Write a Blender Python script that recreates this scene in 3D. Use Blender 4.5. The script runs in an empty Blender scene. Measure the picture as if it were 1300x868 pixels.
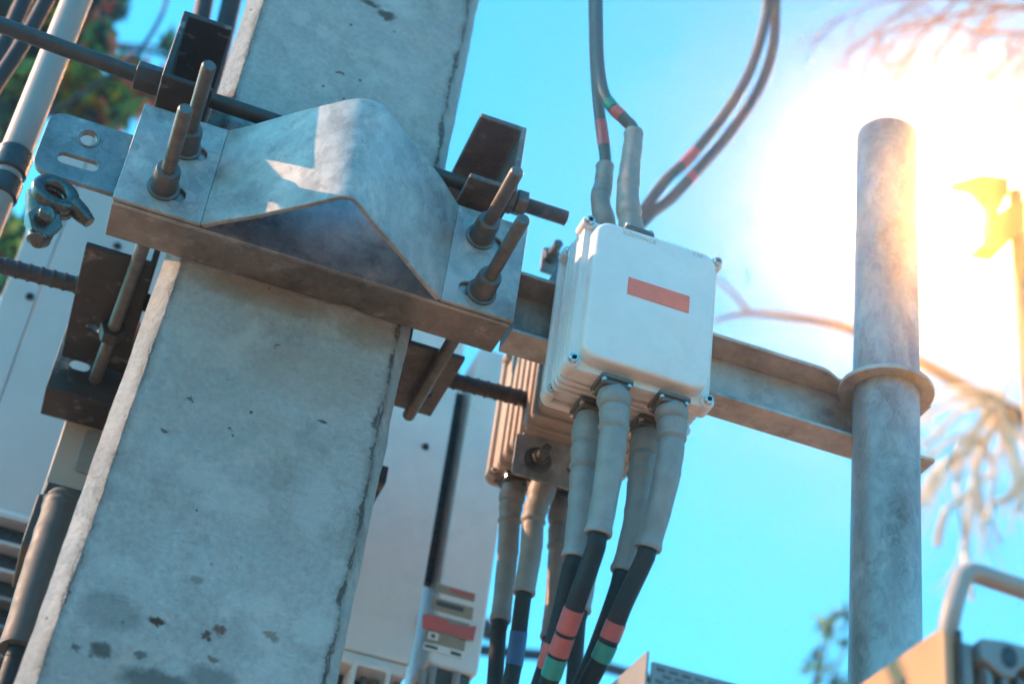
import bpy, bmesh, math, random
from mathutils import Vector, Matrix, noise
random.seed(7)
C = bpy.context.scene
COL = C.collection
H = 1.6                                   # height of the camera above the ground

# ------------------------------------------------------------------ camera
RIGHT = Vector((0.9354026933318299, -0.3320601752580571, 0.12148185590921412))
DOWN = Vector((0.2880121814829646, 0.5162468888466248, -0.8065594417484705))
FWD = Vector((0.2051116394185921, 0.7894461284747484, 0.5785361057109993))
FPX = 2100.0
cd = bpy.data.cameras.new('camera')
cam = bpy.data.objects.new('camera', cd)
COL.objects.link(cam)
m = Matrix((RIGHT, -DOWN, -FWD)).transposed().to_4x4()
m.translation = Vector((0, 0, H))
cam.matrix_world = m
cd.sensor_width = 36.0
cd.lens = FPX / 1300.0 * 36.0
cd.clip_start = 0.05
cd.clip_end = 2000
cd.dof.use_dof = True
cd.dof.focus_distance = 2.13
cd.dof.aperture_fstop = 2.9
C.camera = cam

# ------------------------------------------------------------------ world and sun
def ray(px, py):
    return (RIGHT * ((px - 650) / FPX) + DOWN * ((py - 434) / FPX) + FWD)
SUN = Vector((-0.86, 0.29, 0.53)).normalized()          # low warm sun, from the left and a little behind the pole
GLOW = ray(1197, 258).normalized()                      # sky glow at right, its tight core added as a second sun
W = bpy.data.worlds.new('World')
C.world = W
W.use_nodes = True
nt = W.node_tree
nt.nodes.clear()
N = nt.nodes.new
L = nt.links.new
wout = N('ShaderNodeOutputWorld')
bg = N('ShaderNodeBackground')
sky = N('ShaderNodeTexSky')
sky.sky_type = 'NISHITA'
sky.sun_disc = False
sky.sun_elevation = math.asin(SUN.z)
sky.sun_rotation = math.atan2(SUN.x, SUN.y)
sky.air_density = 1.0
sky.dust_density = 0.6
sky.ozone_density = 2.5
tint = N('ShaderNodeMix'); tint.data_type = 'RGBA'; tint.blend_type = 'MULTIPLY'
tint.inputs['Factor'].default_value = 1.0
tint.inputs['B'].default_value = (0.52, 2.13, 2.25, 1)
L(sky.outputs['Color'], tint.inputs['A'])
tc = N('ShaderNodeTexCoord')
dot = N('ShaderNodeVectorMath'); dot.operation = 'DOT_PRODUCT'
dot.inputs[1].default_value = GLOW
nrm = N('ShaderNodeVectorMath'); nrm.operation = 'NORMALIZE'
L(tc.outputs['Generated'], nrm.inputs[0])
L(nrm.outputs['Vector'], dot.inputs[0])
mx = N('ShaderNodeMath'); mx.operation = 'MAXIMUM'; mx.inputs[1].default_value = 0
L(dot.outputs['Value'], mx.inputs[0])
acc = tint.outputs['Result']
for power, col in ((9, (0.02, 0.25, 0.30)), (45, (0.05, 0.15, 0.2)), (400, (0.3, 0.25, 0.15)), (5000, (5300.0, 2150.0, 270.0))):
    pw = N('ShaderNodeMath'); pw.operation = 'POWER'; pw.inputs[1].default_value = power
    L(mx.outputs[0], pw.inputs[0])
    sc_ = N('ShaderNodeVectorMath'); sc_.operation = 'SCALE'
    sc_.inputs[0].default_value = col
    L(pw.outputs[0], sc_.inputs['Scale'])
    ad = N('ShaderNodeVectorMath'); ad.operation = 'ADD'
    L(acc, ad.inputs[0]); L(sc_.outputs[0], ad.inputs[1])
    acc = ad.outputs[0]
L(acc, bg.inputs['Color'])
bg.inputs['Strength'].default_value = 0.115
W.cycles.sampling_method = 'MANUAL'
W.cycles.sample_map_resolution = 2048
L(bg.outputs[0], wout.inputs['Surface'])

sl = bpy.data.lights.new('sun', 'SUN')
sl.energy = 5.0
sl.angle = math.radians(0.6)
sl.color = (1.0, 0.52, 0.28)
so = bpy.data.objects.new('sun', sl)
COL.objects.link(so)
so.rotation_euler = (-SUN).to_track_quat('-Z', 'Y').to_euler()
so.location = (-4, 2, 5)

C.view_settings.view_transform = 'Standard'
C.view_settings.look = 'None'
C.view_settings.gamma = 1
C.view_settings.exposure = 1.09
C.render.engine = 'CYCLES'
C.cycles.use_denoising = True
C.cycles.denoising_prefilter = 'ACCURATE'
C.cycles.use_adaptive_sampling = False
C.cycles.max_bounces = 8
C.cycles.diffuse_bounces = 4
C.cycles.glossy_bounces = 4
C.cycles.sample_clamp_indirect = 6

# ------------------------------------------------------------------ helpers
def at(px, py, Y):
    """point of the photograph's pixel at the depth Y (metres in front of the lens along the ground)"""
    d = ray(px, py); p = d * (Y / d.y)
    return Vector((p.x, p.y, p.z + H))
def atz(px, py, z):
    d = ray(px, py); p = d * ((z - H) / d.z)
    return Vector((p.x, p.y, z))
def P(x, y, z):
    return Vector((x, y, z + H))

class MB:
    """collects shapes and links them as one mesh object"""
    def __init__(s):
        s.bm = bmesh.new()
    def add(s, vs, fs, mi=0, smooth=True):
        b = [s.bm.verts.new(v) for v in vs]
        for f in fs:
            try:
                q = s.bm.faces.new([b[i] for i in f]); q.material_index = mi; q.smooth = smooth
            except ValueError:
                pass
        return b
    def box(s, lo, hi, mi=0):
        x0, y0, z0 = lo; x1, y1, z1 = hi
        v = [(x0,y0,z0),(x1,y0,z0),(x1,y1,z0),(x0,y1,z0),(x0,y0,z1),(x1,y0,z1),(x1,y1,z1),(x0,y1,z1)]
        s.add(v, [(0,3,2,1),(4,5,6,7),(0,1,5,4),(1,2,6,5),(2,3,7,6),(3,0,4,7)], mi)
    def prism(s, poly, axis, a, b, mi=0):
        """poly: 2-D outline in the two other axes (x,y / x,z / y,z order) extruded from a to b along axis"""
        def p3(q, t):
            return {'x': (t, q[0], q[1]), 'y': (q[0], t, q[1]), 'z': (q[0], q[1], t)}[axis]
        n = len(poly)
        vs = [p3(q, a) for q in poly] + [p3(q, b) for q in poly]
        fs = [(i, (i+1) % n, n + (i+1) % n, n + i) for i in range(n)]
        fs += [tuple(range(n))[::-1], tuple(range(n, 2*n))]
        s.add(vs, fs, mi)
    def tube(s, pts, rad, seg=16, cap=True, mi=0):
        pts = [Vector(p) for p in pts]
        n = len(pts)
        if not isinstance(rad, (list, tuple)): rad = [rad] * n
        rings = []
        t0 = (pts[1] - pts[0]).normalized()
        u = t0.orthogonal().normalized()
        for i in range(n):
            t = (pts[min(i+1, n-1)] - pts[max(i-1, 0)])
            if t.length < 1e-9: t = t0
            t.normalize(); t0 = t
            u = (u - t * u.dot(t)).normalized()
            w = t.cross(u)
            rings.append([s.bm.verts.new(pts[i] + (u * math.cos(6.283185*k/seg) + w * math.sin(6.283185*k/seg)) * rad[i]) for k in range(seg)])
        for i in range(n-1):
            for k in range(seg):
                f = s.bm.faces.new((rings[i][k], rings[i][(k+1) % seg], rings[i+1][(k+1) % seg], rings[i+1][k])); f.smooth = True; f.material_index = mi
        if cap:
            for r in (rings[0][::-1], rings[-1]):
                f = s.bm.faces.new(r); f.material_index = mi; f.smooth = True
    def cyl(s, a, b, r, seg=20, mi=0):
        s.tube([a, b], r, seg, True, mi)
    def plate(s, outline, holes, axis, a, b, mi=0):
        """flat plate with real holes; outline and holes are 2-D loops"""
        t = bmesh.new()
        def p3(q):
            return {'x': (a, q[0], q[1]), 'y': (q[0], a, q[1]), 'z': (q[0], q[1], a)}[axis]
        es = []
        for loop in [outline] + holes:
            vs = [t.verts.new(p3(q)) for q in loop]
            es += [t.edges.new((vs[i], vs[(i+1) % len(vs)])) for i in range(len(vs))]
        bmesh.ops.triangle_fill(t, use_beauty=True, edges=es)
        d = {'x': (b-a,0,0), 'y': (0,b-a,0), 'z': (0,0,b-a)}[axis]
        r = bmesh.ops.extrude_face_region(t, geom=t.faces[:])
        bmesh.ops.translate(t, vec=d, verts=[v for v in r['geom'] if isinstance(v, bmesh.types.BMVert)])
        bmesh.ops.recalc_face_normals(t, faces=t.faces[:])
        t.verts.index_update()
        s.add([v.co.copy() for v in t.verts], [tuple(v.index for v in f.verts) for f in t.faces], mi)
        t.free()
    def build(s, name, mats, parent=None, origin=None, bevel=0, sharp=35, seg=2):
        if parent is not None and origin is None: origin = parent.location
        origin = Vector(origin) if origin is not None else Vector((0,0,0))
        bmesh.ops.recalc_face_normals(s.bm, faces=s.bm.faces[:])
        for v in s.bm.verts: v.co -= origin
        me = bpy.data.meshes.new(name)
        s.bm.to_mesh(me); s.bm.free()
        if not isinstance(mats, (list, tuple)): mats = [mats]
        for q in mats: me.materials.append(q)
        me.set_sharp_from_angle(angle=math.radians(sharp))
        o = bpy.data.objects.new(name, me)
        COL.objects.link(o)
        if parent is not None: o.parent = parent
        else: o.location = origin
        if bevel:
            b = o.modifiers.new('bevel', 'BEVEL'); b.width = bevel; b.segments = seg
            b.limit_method = 'ANGLE'; b.angle_limit = math.radians(40); b.harden_normals = False
        return o

def tag(o, label, cat, group=None):
    o['label'] = label; o['category'] = cat
    if group: o['group'] = group
    return o
def thing(name, loc, label, cat, group=None):
    o = bpy.data.objects.new(name, None); o.empty_display_size = 0.02
    COL.objects.link(o); o.location = loc
    bpy.context.view_layer.update()
    return tag(o, label, cat, group)
def copy_thing(root, loc, label, group=None):
    r = root.copy(); COL.objects.link(r); r.location = loc; r['label'] = label
    if group: r['group'] = group
    for ch in list(root.children):
        c = ch.copy(); COL.objects.link(c); c.parent = r
        for g in ch.children:
            d = g.copy(); COL.objects.link(d); d.parent = c
    return r
def circle(cx, cy, r, n=24, ry=None):
    ry = ry or r
    return [(cx + r*math.cos(6.283185*i/n), cy + ry*math.sin(6.283185*i/n)) for i in range(n)]
def slot(cx, cy, w, h, n=10, ang=0):
    r = h/2; o = []
    for i in range(n+1):
        a = -math.pi/2 + math.pi*i/n; o.append((w/2 - r + r*math.cos(a), r*math.sin(a)))
    for i in range(n+1):
        a = math.pi/2 + math.pi*i/n; o.append((-w/2 + r + r*math.cos(a), r*math.sin(a)))
    return [(cx + x*math.cos(ang) - y*math.sin(ang), cy + x*math.sin(ang) + y*math.cos(ang)) for x, y in o]
def rrect(x0, y0, x1, y1, r, n=6):
    o = []
    for cx, cy, a0 in ((x1-r, y0+r, -90), (x1-r, y1-r, 0), (x0+r, y1-r, 90), (x0+r, y0+r, 180)):
        for i in range(n+1):
            a = math.radians(a0 + 90*i/n); o.append((cx + r*math.cos(a), cy + r*math.sin(a)))
    return o
def spline(pts, n=10):
    pts = [Vector(p) for p in pts]; o = []
    for i in range(len(pts)-1):
        p0 = pts[max(i-1, 0)]; p1 = pts[i]; p2 = pts[i+1]; p3 = pts[min(i+2, len(pts)-1)]
        for k in range(n):
            t = k/n
            o.append(0.5*((2*p1) + (p2-p0)*t + (2*p0-5*p1+4*p2-p3)*t*t + (3*p1-p0-3*p2+p3)*t*t*t))
    o.append(pts[-1]); return o

# ------------------------------------------------------------------ materials
def newmat(name):
    mt = bpy.data.materials.new(name); mt.use_nodes = True
    n = mt.node_tree; b = n.nodes['Principled BSDF']
    return mt, n, b
def mapn(n, scale=(1,1,1)):
    t = n.nodes.new('ShaderNodeTexCoord'); mp = n.nodes.new('ShaderNodeMapping')
    mp.inputs['Scale'].default_value = scale
    n.links.new(t.outputs['Object'], mp.inputs['Vector']); return mp.outputs['Vector']
def tex_noise(n, vec, scale, detail=5, rough=0.55):
    t = n.nodes.new('ShaderNodeTexNoise'); t.inputs['Scale'].default_value = scale
    t.inputs['Detail'].default_value = detail; t.inputs['Roughness'].default_value = rough
    n.links.new(vec, t.inputs['Vector']); return t.outputs['Fac']
def ramp(n, fac, stops):
    r = n.nodes.new('ShaderNodeValToRGB'); e = r.color_ramp.elements
    while len(e) < len(stops): e.new(0.5)
    for i, (p, c) in enumerate(stops):
        e[i].position = p; e[i].color = (c, c, c, 1) if not isinstance(c, (tuple, list)) else (*c, 1)
    n.links.new(fac, r.inputs['Fac']); return r.outputs['Color']
def mixc(n, fac, a, b, mode='MIX'):
    q = n.nodes.new('ShaderNodeMix'); q.data_type = 'RGBA'; q.blend_type = mode
    for s, v in (('Factor', fac), ('A', a), ('B', b)):
        if hasattr(v, 'links'): n.links.new(v, q.inputs[s])
        elif isinstance(v, tuple): q.inputs[s].default_value = (*v, 1)
        else: q.inputs[s].default_value = v
    return q.outputs['Result']
def math_(n, op, a, b=None):
    q = n.nodes.new('ShaderNodeMath'); q.operation = op
    for i, v in enumerate((a, b)):
        if v is None: continue
        if hasattr(v, 'links'): n.links.new(v, q.inputs[i])
        else: q.inputs[i].default_value = v
    return q.outputs[0]
def bump(n, b, hgt, strength, dist=0.002):
    q = n.nodes.new('ShaderNodeBump'); q.inputs['Strength'].default_value = strength
    q.inputs['Distance'].default_value = dist
    n.links.new(hgt, q.inputs['Height'])
    if b.inputs['Normal'].links:
        n.links.new(b.inputs['Normal'].links[0].from_socket, q.inputs['Normal'])
    n.links.new(q.outputs['Normal'], b.inputs['Normal'])

def simple(name, c, rough=0.5, metal=0.0, var=0.18, scale=25, bmp=0.15, dirt=0.0, spec=0.5):
    mt, n, b = newmat(name); v = mapn(n)
    lo = tuple(x*(1-var) for x in c); hi = tuple(min(1, x*(1+var)) for x in c)
    f = tex_noise(n, v, scale, 6, 0.62)
    col = ramp(n, f, [(0.3, lo), (0.7, hi)])
    if dirt:
        g = ramp(n, tex_noise(n, v, scale*0.45, 8, 0.7), [(0.50, 0.0), (0.72, 1.0)])
        col = mixc(n, math_(n, 'MULTIPLY', g, dirt), col, (0.10, 0.085, 0.07))
    n.links.new(col, b.inputs['Base Color'])
    b.inputs['Metallic'].default_value = metal
    b.inputs['Specular IOR Level'].default_value = spec
    r = ramp(n, tex_noise(n, v, scale*2.2, 4), [(0.3, max(0.05, rough-0.09)), (0.7, min(1, rough+0.09))])
    n.links.new(r, b.inputs['Roughness'])
    if bmp: bump(n, b, tex_noise(n, v, scale*9, 3), bmp, 0.0008)
    return mt

def galvanised(name, c=(0.40, 0.42, 0.43), metal=0.75, rough=0.42, rust=0.0, stretch=(1,1,1), scale=1.0, swirl=0.05):
    mt, n, b = newmat(name); v = mapn(n, stretch)
    vo = n.nodes.new('ShaderNodeTexVoronoi'); vo.inputs['Scale'].default_value = 75*scale
    wob = n.nodes.new('ShaderNodeTexNoise'); wob.inputs['Scale'].default_value = 40*scale; wob.inputs['Detail'].default_value = 4
    n.links.new(v, wob.inputs['Vector'])
    va = n.nodes.new('ShaderNodeVectorMath'); va.operation = 'MULTIPLY_ADD'
    n.links.new(wob.outputs['Color'], va.inputs[0]); va.inputs[1].default_value = (0.03/scale,)*3; n.links.new(v, va.inputs[2])
    n.links.new(va.outputs[0], vo.inputs['Vector'])
    sp = n.nodes.new('ShaderNodeSeparateColor'); n.links.new(vo.outputs['Color'], sp.inputs[0])
    big = tex_noise(n, v, 9*scale, 8, 0.65)
    k = math_(n, 'ADD', math_(n, 'MULTIPLY', sp.outputs[0], 0.10), math_(n, 'MULTIPLY', big, 0.98))
    col = ramp(n, k, [(0.30, tuple(x*0.34 for x in c)), (0.52, c), (0.72, tuple(min(1, x*1.5) for x in c))])
    # chalky white oxide in drifting patches
    ox = ramp(n, tex_noise(n, v, 22*scale, 9, 0.7), [(0.55, 0.0), (0.70, 1.0)])
    col = mixc(n, math_(n, 'MULTIPLY', ox, 0.45), col, (0.62, 0.63, 0.62))
    sw = n.nodes.new('ShaderNodeTexNoise'); sw.inputs['Scale'].default_value = 26*scale; sw.inputs['Detail'].default_value = 3; sw.inputs['Distortion'].default_value = 3.2
    n.links.new(v, sw.inputs['Vector'])
    swf = ramp(n, sw.outputs['Fac'], [(0.38, 0.0), (0.52, 1.0), (0.60, 0.0)])
    col = mixc(n, math_(n, 'MULTIPLY', swf, swirl), col, (0.66, 0.67, 0.67))
    dk = ramp(n, tex_noise(n, v, 50*scale, 7, 0.75), [(0.28, 1.0), (0.40, 0.0)])
    col = mixc(n, math_(n, 'MULTIPLY', dk, 0.55), col, (0.06, 0.055, 0.05))
    if rust:
        rs = ramp(n, tex_noise(n, v, 14, 8, 0.7), [(0.50, 0.0), (0.68, 1.0)])
        col = mixc(n, math_(n, 'MULTIPLY', rs, rust), col, (0.14, 0.065, 0.035))
    n.links.new(col, b.inputs['Base Color'])
    mm = math_(n, 'SUBTRACT', metal, math_(n, 'MULTIPLY', ox, 0.45))
    n.links.new(mm, b.inputs['Metallic'])
    rr = math_(n, 'ADD', math_(n, 'MULTIPLY', big, 0.35), rough - 0.17)
    n.links.new(math_(n, 'ADD', rr, math_(n, 'MULTIPLY', ox, 0.15)), b.inputs['Roughness'])
    bump(n, b, tex_noise(n, v, 30*scale, 5), 0.35, 0.002)
    bump(n, b, tex_noise(n, v, 220*scale, 3), 0.18, 0.0006)
    return mt

M = {}
M['galv'] = galvanised('galvanised_steel', (0.28, 0.29, 0.29), 0.28, 0.42, 0.0, (1,1,1), 1.0, 0.07)
M['galv_dull'] = galvanised('dull_galvanised_steel', (0.17, 0.165, 0.16), 0.45, 0.5, 0.0, (1,1,1), 1.0, 0.03)
M['galv_shiny'] = galvanised('bright_rolled_steel', (0.27, 0.285, 0.29), 0.72, 0.40, 0.05, (1,1,1), 1.0, 0.05)
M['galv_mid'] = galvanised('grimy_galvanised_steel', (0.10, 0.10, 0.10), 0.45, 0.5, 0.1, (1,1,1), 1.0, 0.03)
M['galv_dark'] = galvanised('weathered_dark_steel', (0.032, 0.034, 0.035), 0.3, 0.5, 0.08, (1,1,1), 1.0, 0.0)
M['galv_pipe'] = galvanised('galvanised_pipe_steel', (0.25, 0.25, 0.25), 0.35, 0.5, 0.0, (1,1,0.6), 0.9, 0.11)
M['galv_arm'] = galvanised('galvanised_arm_steel', (0.33, 0.325, 0.315), 0.45, 0.5, 0.08)
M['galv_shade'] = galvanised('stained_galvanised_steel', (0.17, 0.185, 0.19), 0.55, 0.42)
M['zinc'] = simple('zinc_plated_bolt', (0.125, 0.125, 0.122), 0.45, 0.55, 0.3, 60, 0.3, 0.35)
M['zinc_dark'] = simple('blackened_bolt', (0.040, 0.042, 0.043), 0.5, 0.3, 0.3, 60, 0.3, 0.2)
M['greasy'] = simple('greasy_dark_steel', (0.085, 0.088, 0.088), 0.26, 0.75, 0.35, 45, 0.3, 0.3)
M['chrome'] = simple('bright_screw_steel', (0.62, 0.60, 0.57), 0.2, 1.0, 0.1, 60, 0.1)
M['white_paint'] = simple('white_powder_coat', (0.66, 0.645, 0.63), 0.45, 0, 0.06, 18, 0.15, 0.18)
M['white_cast'] = simple('white_cast_housing', (0.68, 0.66, 0.64), 0.5, 0, 0.06, 30, 0.25, 0.12)
M['cabinet'] = simple('cabinet_paint', (0.43, 0.435, 0.43), 0.5, 0, 0.07, 6, 0.08, 0.08)
M['cast_tan_shade'] = simple('tan_and_shaded_casting', (0.40, 0.335, 0.285), 0.55, 0, 0.08, 30, 0.25, 0.15)  # rear box's shade and the small unit's own tan in one colour
M['plate_shaded'] = simple('shaded_sheet_metal', (0.20, 0.185, 0.17), 0.55, 0, 0.1, 20, 0.1)  # side plate's shade put into a darker grey
M['handle_grey'] = simple('grey_handle', (0.30, 0.27, 0.25), 0.45, 0, 0.08, 20, 0.1)
M['beige'] = simple('beige_paint', (0.42, 0.225, 0.115), 0.5, 0, 0.06, 10, 0.08)
M['dark_fin'] = simple('dark_grey_heatsink', (0.11, 0.125, 0.13), 0.5, 0.2, 0.2, 20, 0.1)
M['grey_fin'] = simple('grey_cast_metal', (0.19, 0.205, 0.21), 0.5, 0.2, 0.12, 20, 0.1)
M['boot'] = simple('grey_shrink_sleeve', (0.23, 0.222, 0.215), 0.55, 0, 0.16, 40, 0.5, 0.3)
M['boot_dark'] = simple('dark_shrink_sleeve', (0.055, 0.055, 0.052), 0.62, 0, 0.15, 30, 0.3, 0.1)
M['cable'] = simple('black_cable_sheath', (0.016, 0.020, 0.023), 0.58, 0, 0.2, 40, 0.15, 0.0, 0.25)
M['cable_grey'] = simple('grey_cable_sheath', (0.085, 0.085, 0.083), 0.48, 0, 0.12, 40, 0.12)
M['tape_red'] = simple('red_tape', (0.48, 0.10, 0.09), 0.45, 0, 0.12, 50, 0.15)
M['tape_green'] = simple('green_tape', (0.02, 0.24, 0.19), 0.45, 0, 0.1, 50, 0.15)
M['tape_blue'] = simple('blue_tape', (0.02, 0.07, 0.20), 0.45, 0, 0.1, 50, 0.15)
M['tape_black'] = simple('black_tape', (0.02, 0.02, 0.022), 0.3, 0, 0.2, 50, 0.2)
M['label_red'] = simple('red_label', (0.85, 0.17, 0.115), 0.5, 0, 0.06, 90, 0.05)
M['emboss'] = simple('embossed_paint', (0.50, 0.505, 0.50), 0.45, 0, 0.04, 18, 0.1)
M['conduit'] = simple('beige_conduit_plastic', (0.25, 0.23, 0.215), 0.5, 0, 0.05, 12, 0.08, 0.08)
M['plate_tan'] = simple('tan_nameplate', (0.26, 0.22, 0.16), 0.5, 0, 0.12, 60, 0.1)
M['ink'] = simple('dark_print', (0.05, 0.05, 0.05), 0.6, 0, 0.1, 60, 0)
M['paper'] = simple('white_sticker', (0.66, 0.66, 0.64), 0.5, 0, 0.04, 60, 0)
M['bark'] = simple('grey_brown_bark', (0.16, 0.115, 0.08), 0.8, 0, 0.3, 30, 0.3)
M['bark_dark'] = simple('dark_brown_bark', (0.075, 0.045, 0.03), 0.85, 0, 0.3, 30, 0.2)
M['bark_sunlit'] = simple('sunlit_bark', (0.62, 0.47, 0.35), 0.75, 0, 0.25, 30, 0.3)  # sunlight on the twigs put into a paler bark colour
M['lamp_metal'] = simple('glare_tinted_metal', (0.16, 0.07, 0.012), 0.5, 0.1, 0.12, 14, 0.1)  # yellow of the glare put into the metal's base colour
M['post_metal'] = simple('rusty_brown_post', (0.30, 0.17, 0.09), 0.6, 0.2, 0.25, 14, 0.2)
M['ground'] = simple('dry_earth', (0.37, 0.235, 0.145), 0.9, 0, 0.25, 0.6, 0)
for nm_, c_ in (('leaf_green', (0.10, 0.20, 0.03)), ('leaf_dark', (0.012, 0.03, 0.012)), ('leaf_yellow', (0.50, 0.38, 0.01)), ('leaf_red', (0.80, 0.14, 0.06))):
    mt, n, b = newmat(nm_)
    b.inputs['Base Color'].default_value = (*c_, 1); b.inputs['Roughness'].default_value = 0.55
    b.inputs['Specular IOR Level'].default_value = 0.3
    M[nm_] = mt

def concrete():
    mt, n, b = newmat('weathered_concrete'); v = mapn(n)
    base = ramp(n, tex_noise(n, v, 7, 10, 0.62), [(0.32, (0.48, 0.495, 0.49)), (0.50, (0.74, 0.75, 0.745)), (0.68, (0.88, 0.88, 0.87))])
    fine = tex_noise(n, v, 130, 6, 0.75)
    col = mixc(n, 0.5, base, ramp(n, fine, [(0.3, 0.38), (0.7, 0.86)]))
    mid = ramp(n, tex_noise(n, v, 34, 10, 0.72), [(0.36, 0.0), (0.62, 1.0)])
    col = mixc(n, math_(n, 'MULTIPLY', mid, 0.42), col, mixc(n, 0.5, col, (0.42, 0.42, 0.40)))
    # pale lime bloom
    lime = ramp(n, tex_noise(n, v, 16, 8, 0.7), [(0.52, 0.0), (0.64, 1.0)])
    col = mixc(n, math_(n, 'MULTIPLY', lime, 0.75), col, (0.84, 0.83, 0.81))
    # warm clay-coloured wash
    wash = ramp(n, tex_noise(n, v, 4, 6, 0.6), [(0.48, 0.0), (0.66, 1.0)])
    col = mixc(n, math_(n, 'MULTIPLY', wash, 0.28), col, (0.56, 0.44, 0.35))
    # dark mould patches
    mould = ramp(n, tex_noise(n, v, 11, 9, 0.72), [(0.55, 0.0), (0.68, 1.0)])
    col = mixc(n, math_(n, 'MULTIPLY', mould, 0.34), col, (0.18, 0.19, 0.185))
    # small pits
    vo = n.nodes.new('ShaderNodeTexVoronoi'); vo.inputs['Scale'].default_value = 62; n.links.new(v, vo.inputs['Vector'])
    sp = n.nodes.new('ShaderNodeSeparateColor'); n.links.new(vo.outputs['Color'], sp.inputs[0])
    rad = math_(n, 'MULTIPLY', math_(n, 'GREATER_THAN', sp.outputs[0], 0.84), math_(n, 'MULTIPLY', sp.outputs[1], 0.15))
    dd = math_(n, 'ADD', vo.outputs['Distance'], math_(n, 'MULTIPLY', math_(n, 'SUBTRACT', fine, 0.5), 0.34))
    pit = math_(n, 'LESS_THAN', dd, rad)
    col = mixc(n, math_(n, 'MULTIPLY', pit, 0.8), col, (0.07, 0.055, 0.045))
    # particular stains, each an uneven patch: position (x, z) on the front face, radii, colour
    sep = n.nodes.new('ShaderNodeSeparateXYZ'); n.links.new(v, sep.inputs[0])
    w1 = math_(n, 'MULTIPLY', math_(n, 'SUBTRACT', tex_noise(n, v, 55, 6, 0.7), 0.5), 0.030)
    w2 = math_(n, 'MULTIPLY', math_(n, 'SUBTRACT', tex_noise(n, v, 43, 6, 0.7), 0.5), 0.030)
    px_ = math_(n, 'ADD', sep.outputs[0], w1); pz_ = math_(n, 'ADD', sep.outputs[2], w2)
    for (qx, qy, rx, rz, c, a) in STAINS:
        p = at(qx, qy, YP)
        ex = math_(n, 'DIVIDE', math_(n, 'SUBTRACT', px_, p.x), rx)
        ez = math_(n, 'DIVIDE', math_(n, 'SUBTRACT', pz_, p.z), rz)
        d2 = math_(n, 'ADD', math_(n, 'MULTIPLY', ex, ex), math_(n, 'MULTIPLY', ez, ez))
        mk = ramp(n, d2, [(0.35, 1.0), (1.0, 0.0)])
        col = mixc(n, math_(n, 'MULTIPLY', mk, a), col, c)
    # broken edge along the formwork seam
    at_ = n.nodes.new('ShaderNodeAttribute'); at_.attribute_name = 'seam'
    sw = math_(n, 'ADD', at_.outputs['Fac'], math_(n, 'MULTIPLY', math_(n, 'SUBTRACT', tex_noise(n, v, 30, 9, 0.8), 0.5), 0.034))
    ab = math_(n, 'ABSOLUTE', sw)
    lim = math_(n, 'MULTIPLY', math_(n, 'SUBTRACT', tex_noise(n, v, 14, 5, 0.6), 0.36), 0.014)
    side = ramp(n, sep.outputs[0], [(0.10, 0.28), (0.20, 1.0)])
    lim = math_(n, 'MULTIPLY', lim, side)
    crack = math_(n, 'LESS_THAN', ab, lim)
    grime = ramp(n, math_(n, 'MULTIPLY', ab, 60), [(0.05, 1.0), (0.60, 0.0)])
    col = mixc(n, math_(n, 'MULTIPLY', grime, 0.42), col, (0.17, 0.135, 0.11))
    col = mixc(n, math_(n, 'MULTIPLY', crack, math_(n, 'MULTIPLY', fine, 1.35)), col, (0.085, 0.07, 0.06))
    n.links.new(col, b.inputs['Base Color'])
    b.inputs['Roughness'].default_value = 0.9
    b.inputs['Specular IOR Level'].default_value = 0.25
    bump(n, b, tex_noise(n, v, 26, 10, 0.7), 1.0, 0.022)
    bump(n, b, tex_noise(n, mapn(n, (1, 1, 2.2)), 95, 6, 0.72), 1.0, 0.008)
    bump(n, b, math_(n, 'SUBTRACT', 1.0, crack), 0.9, 0.004)
    bump(n, b, math_(n, 'SUBTRACT', 1.0, pit), 0.6, 0.003)
    return mt
YP = 1.775                                             # front face of the concrete pole
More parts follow.
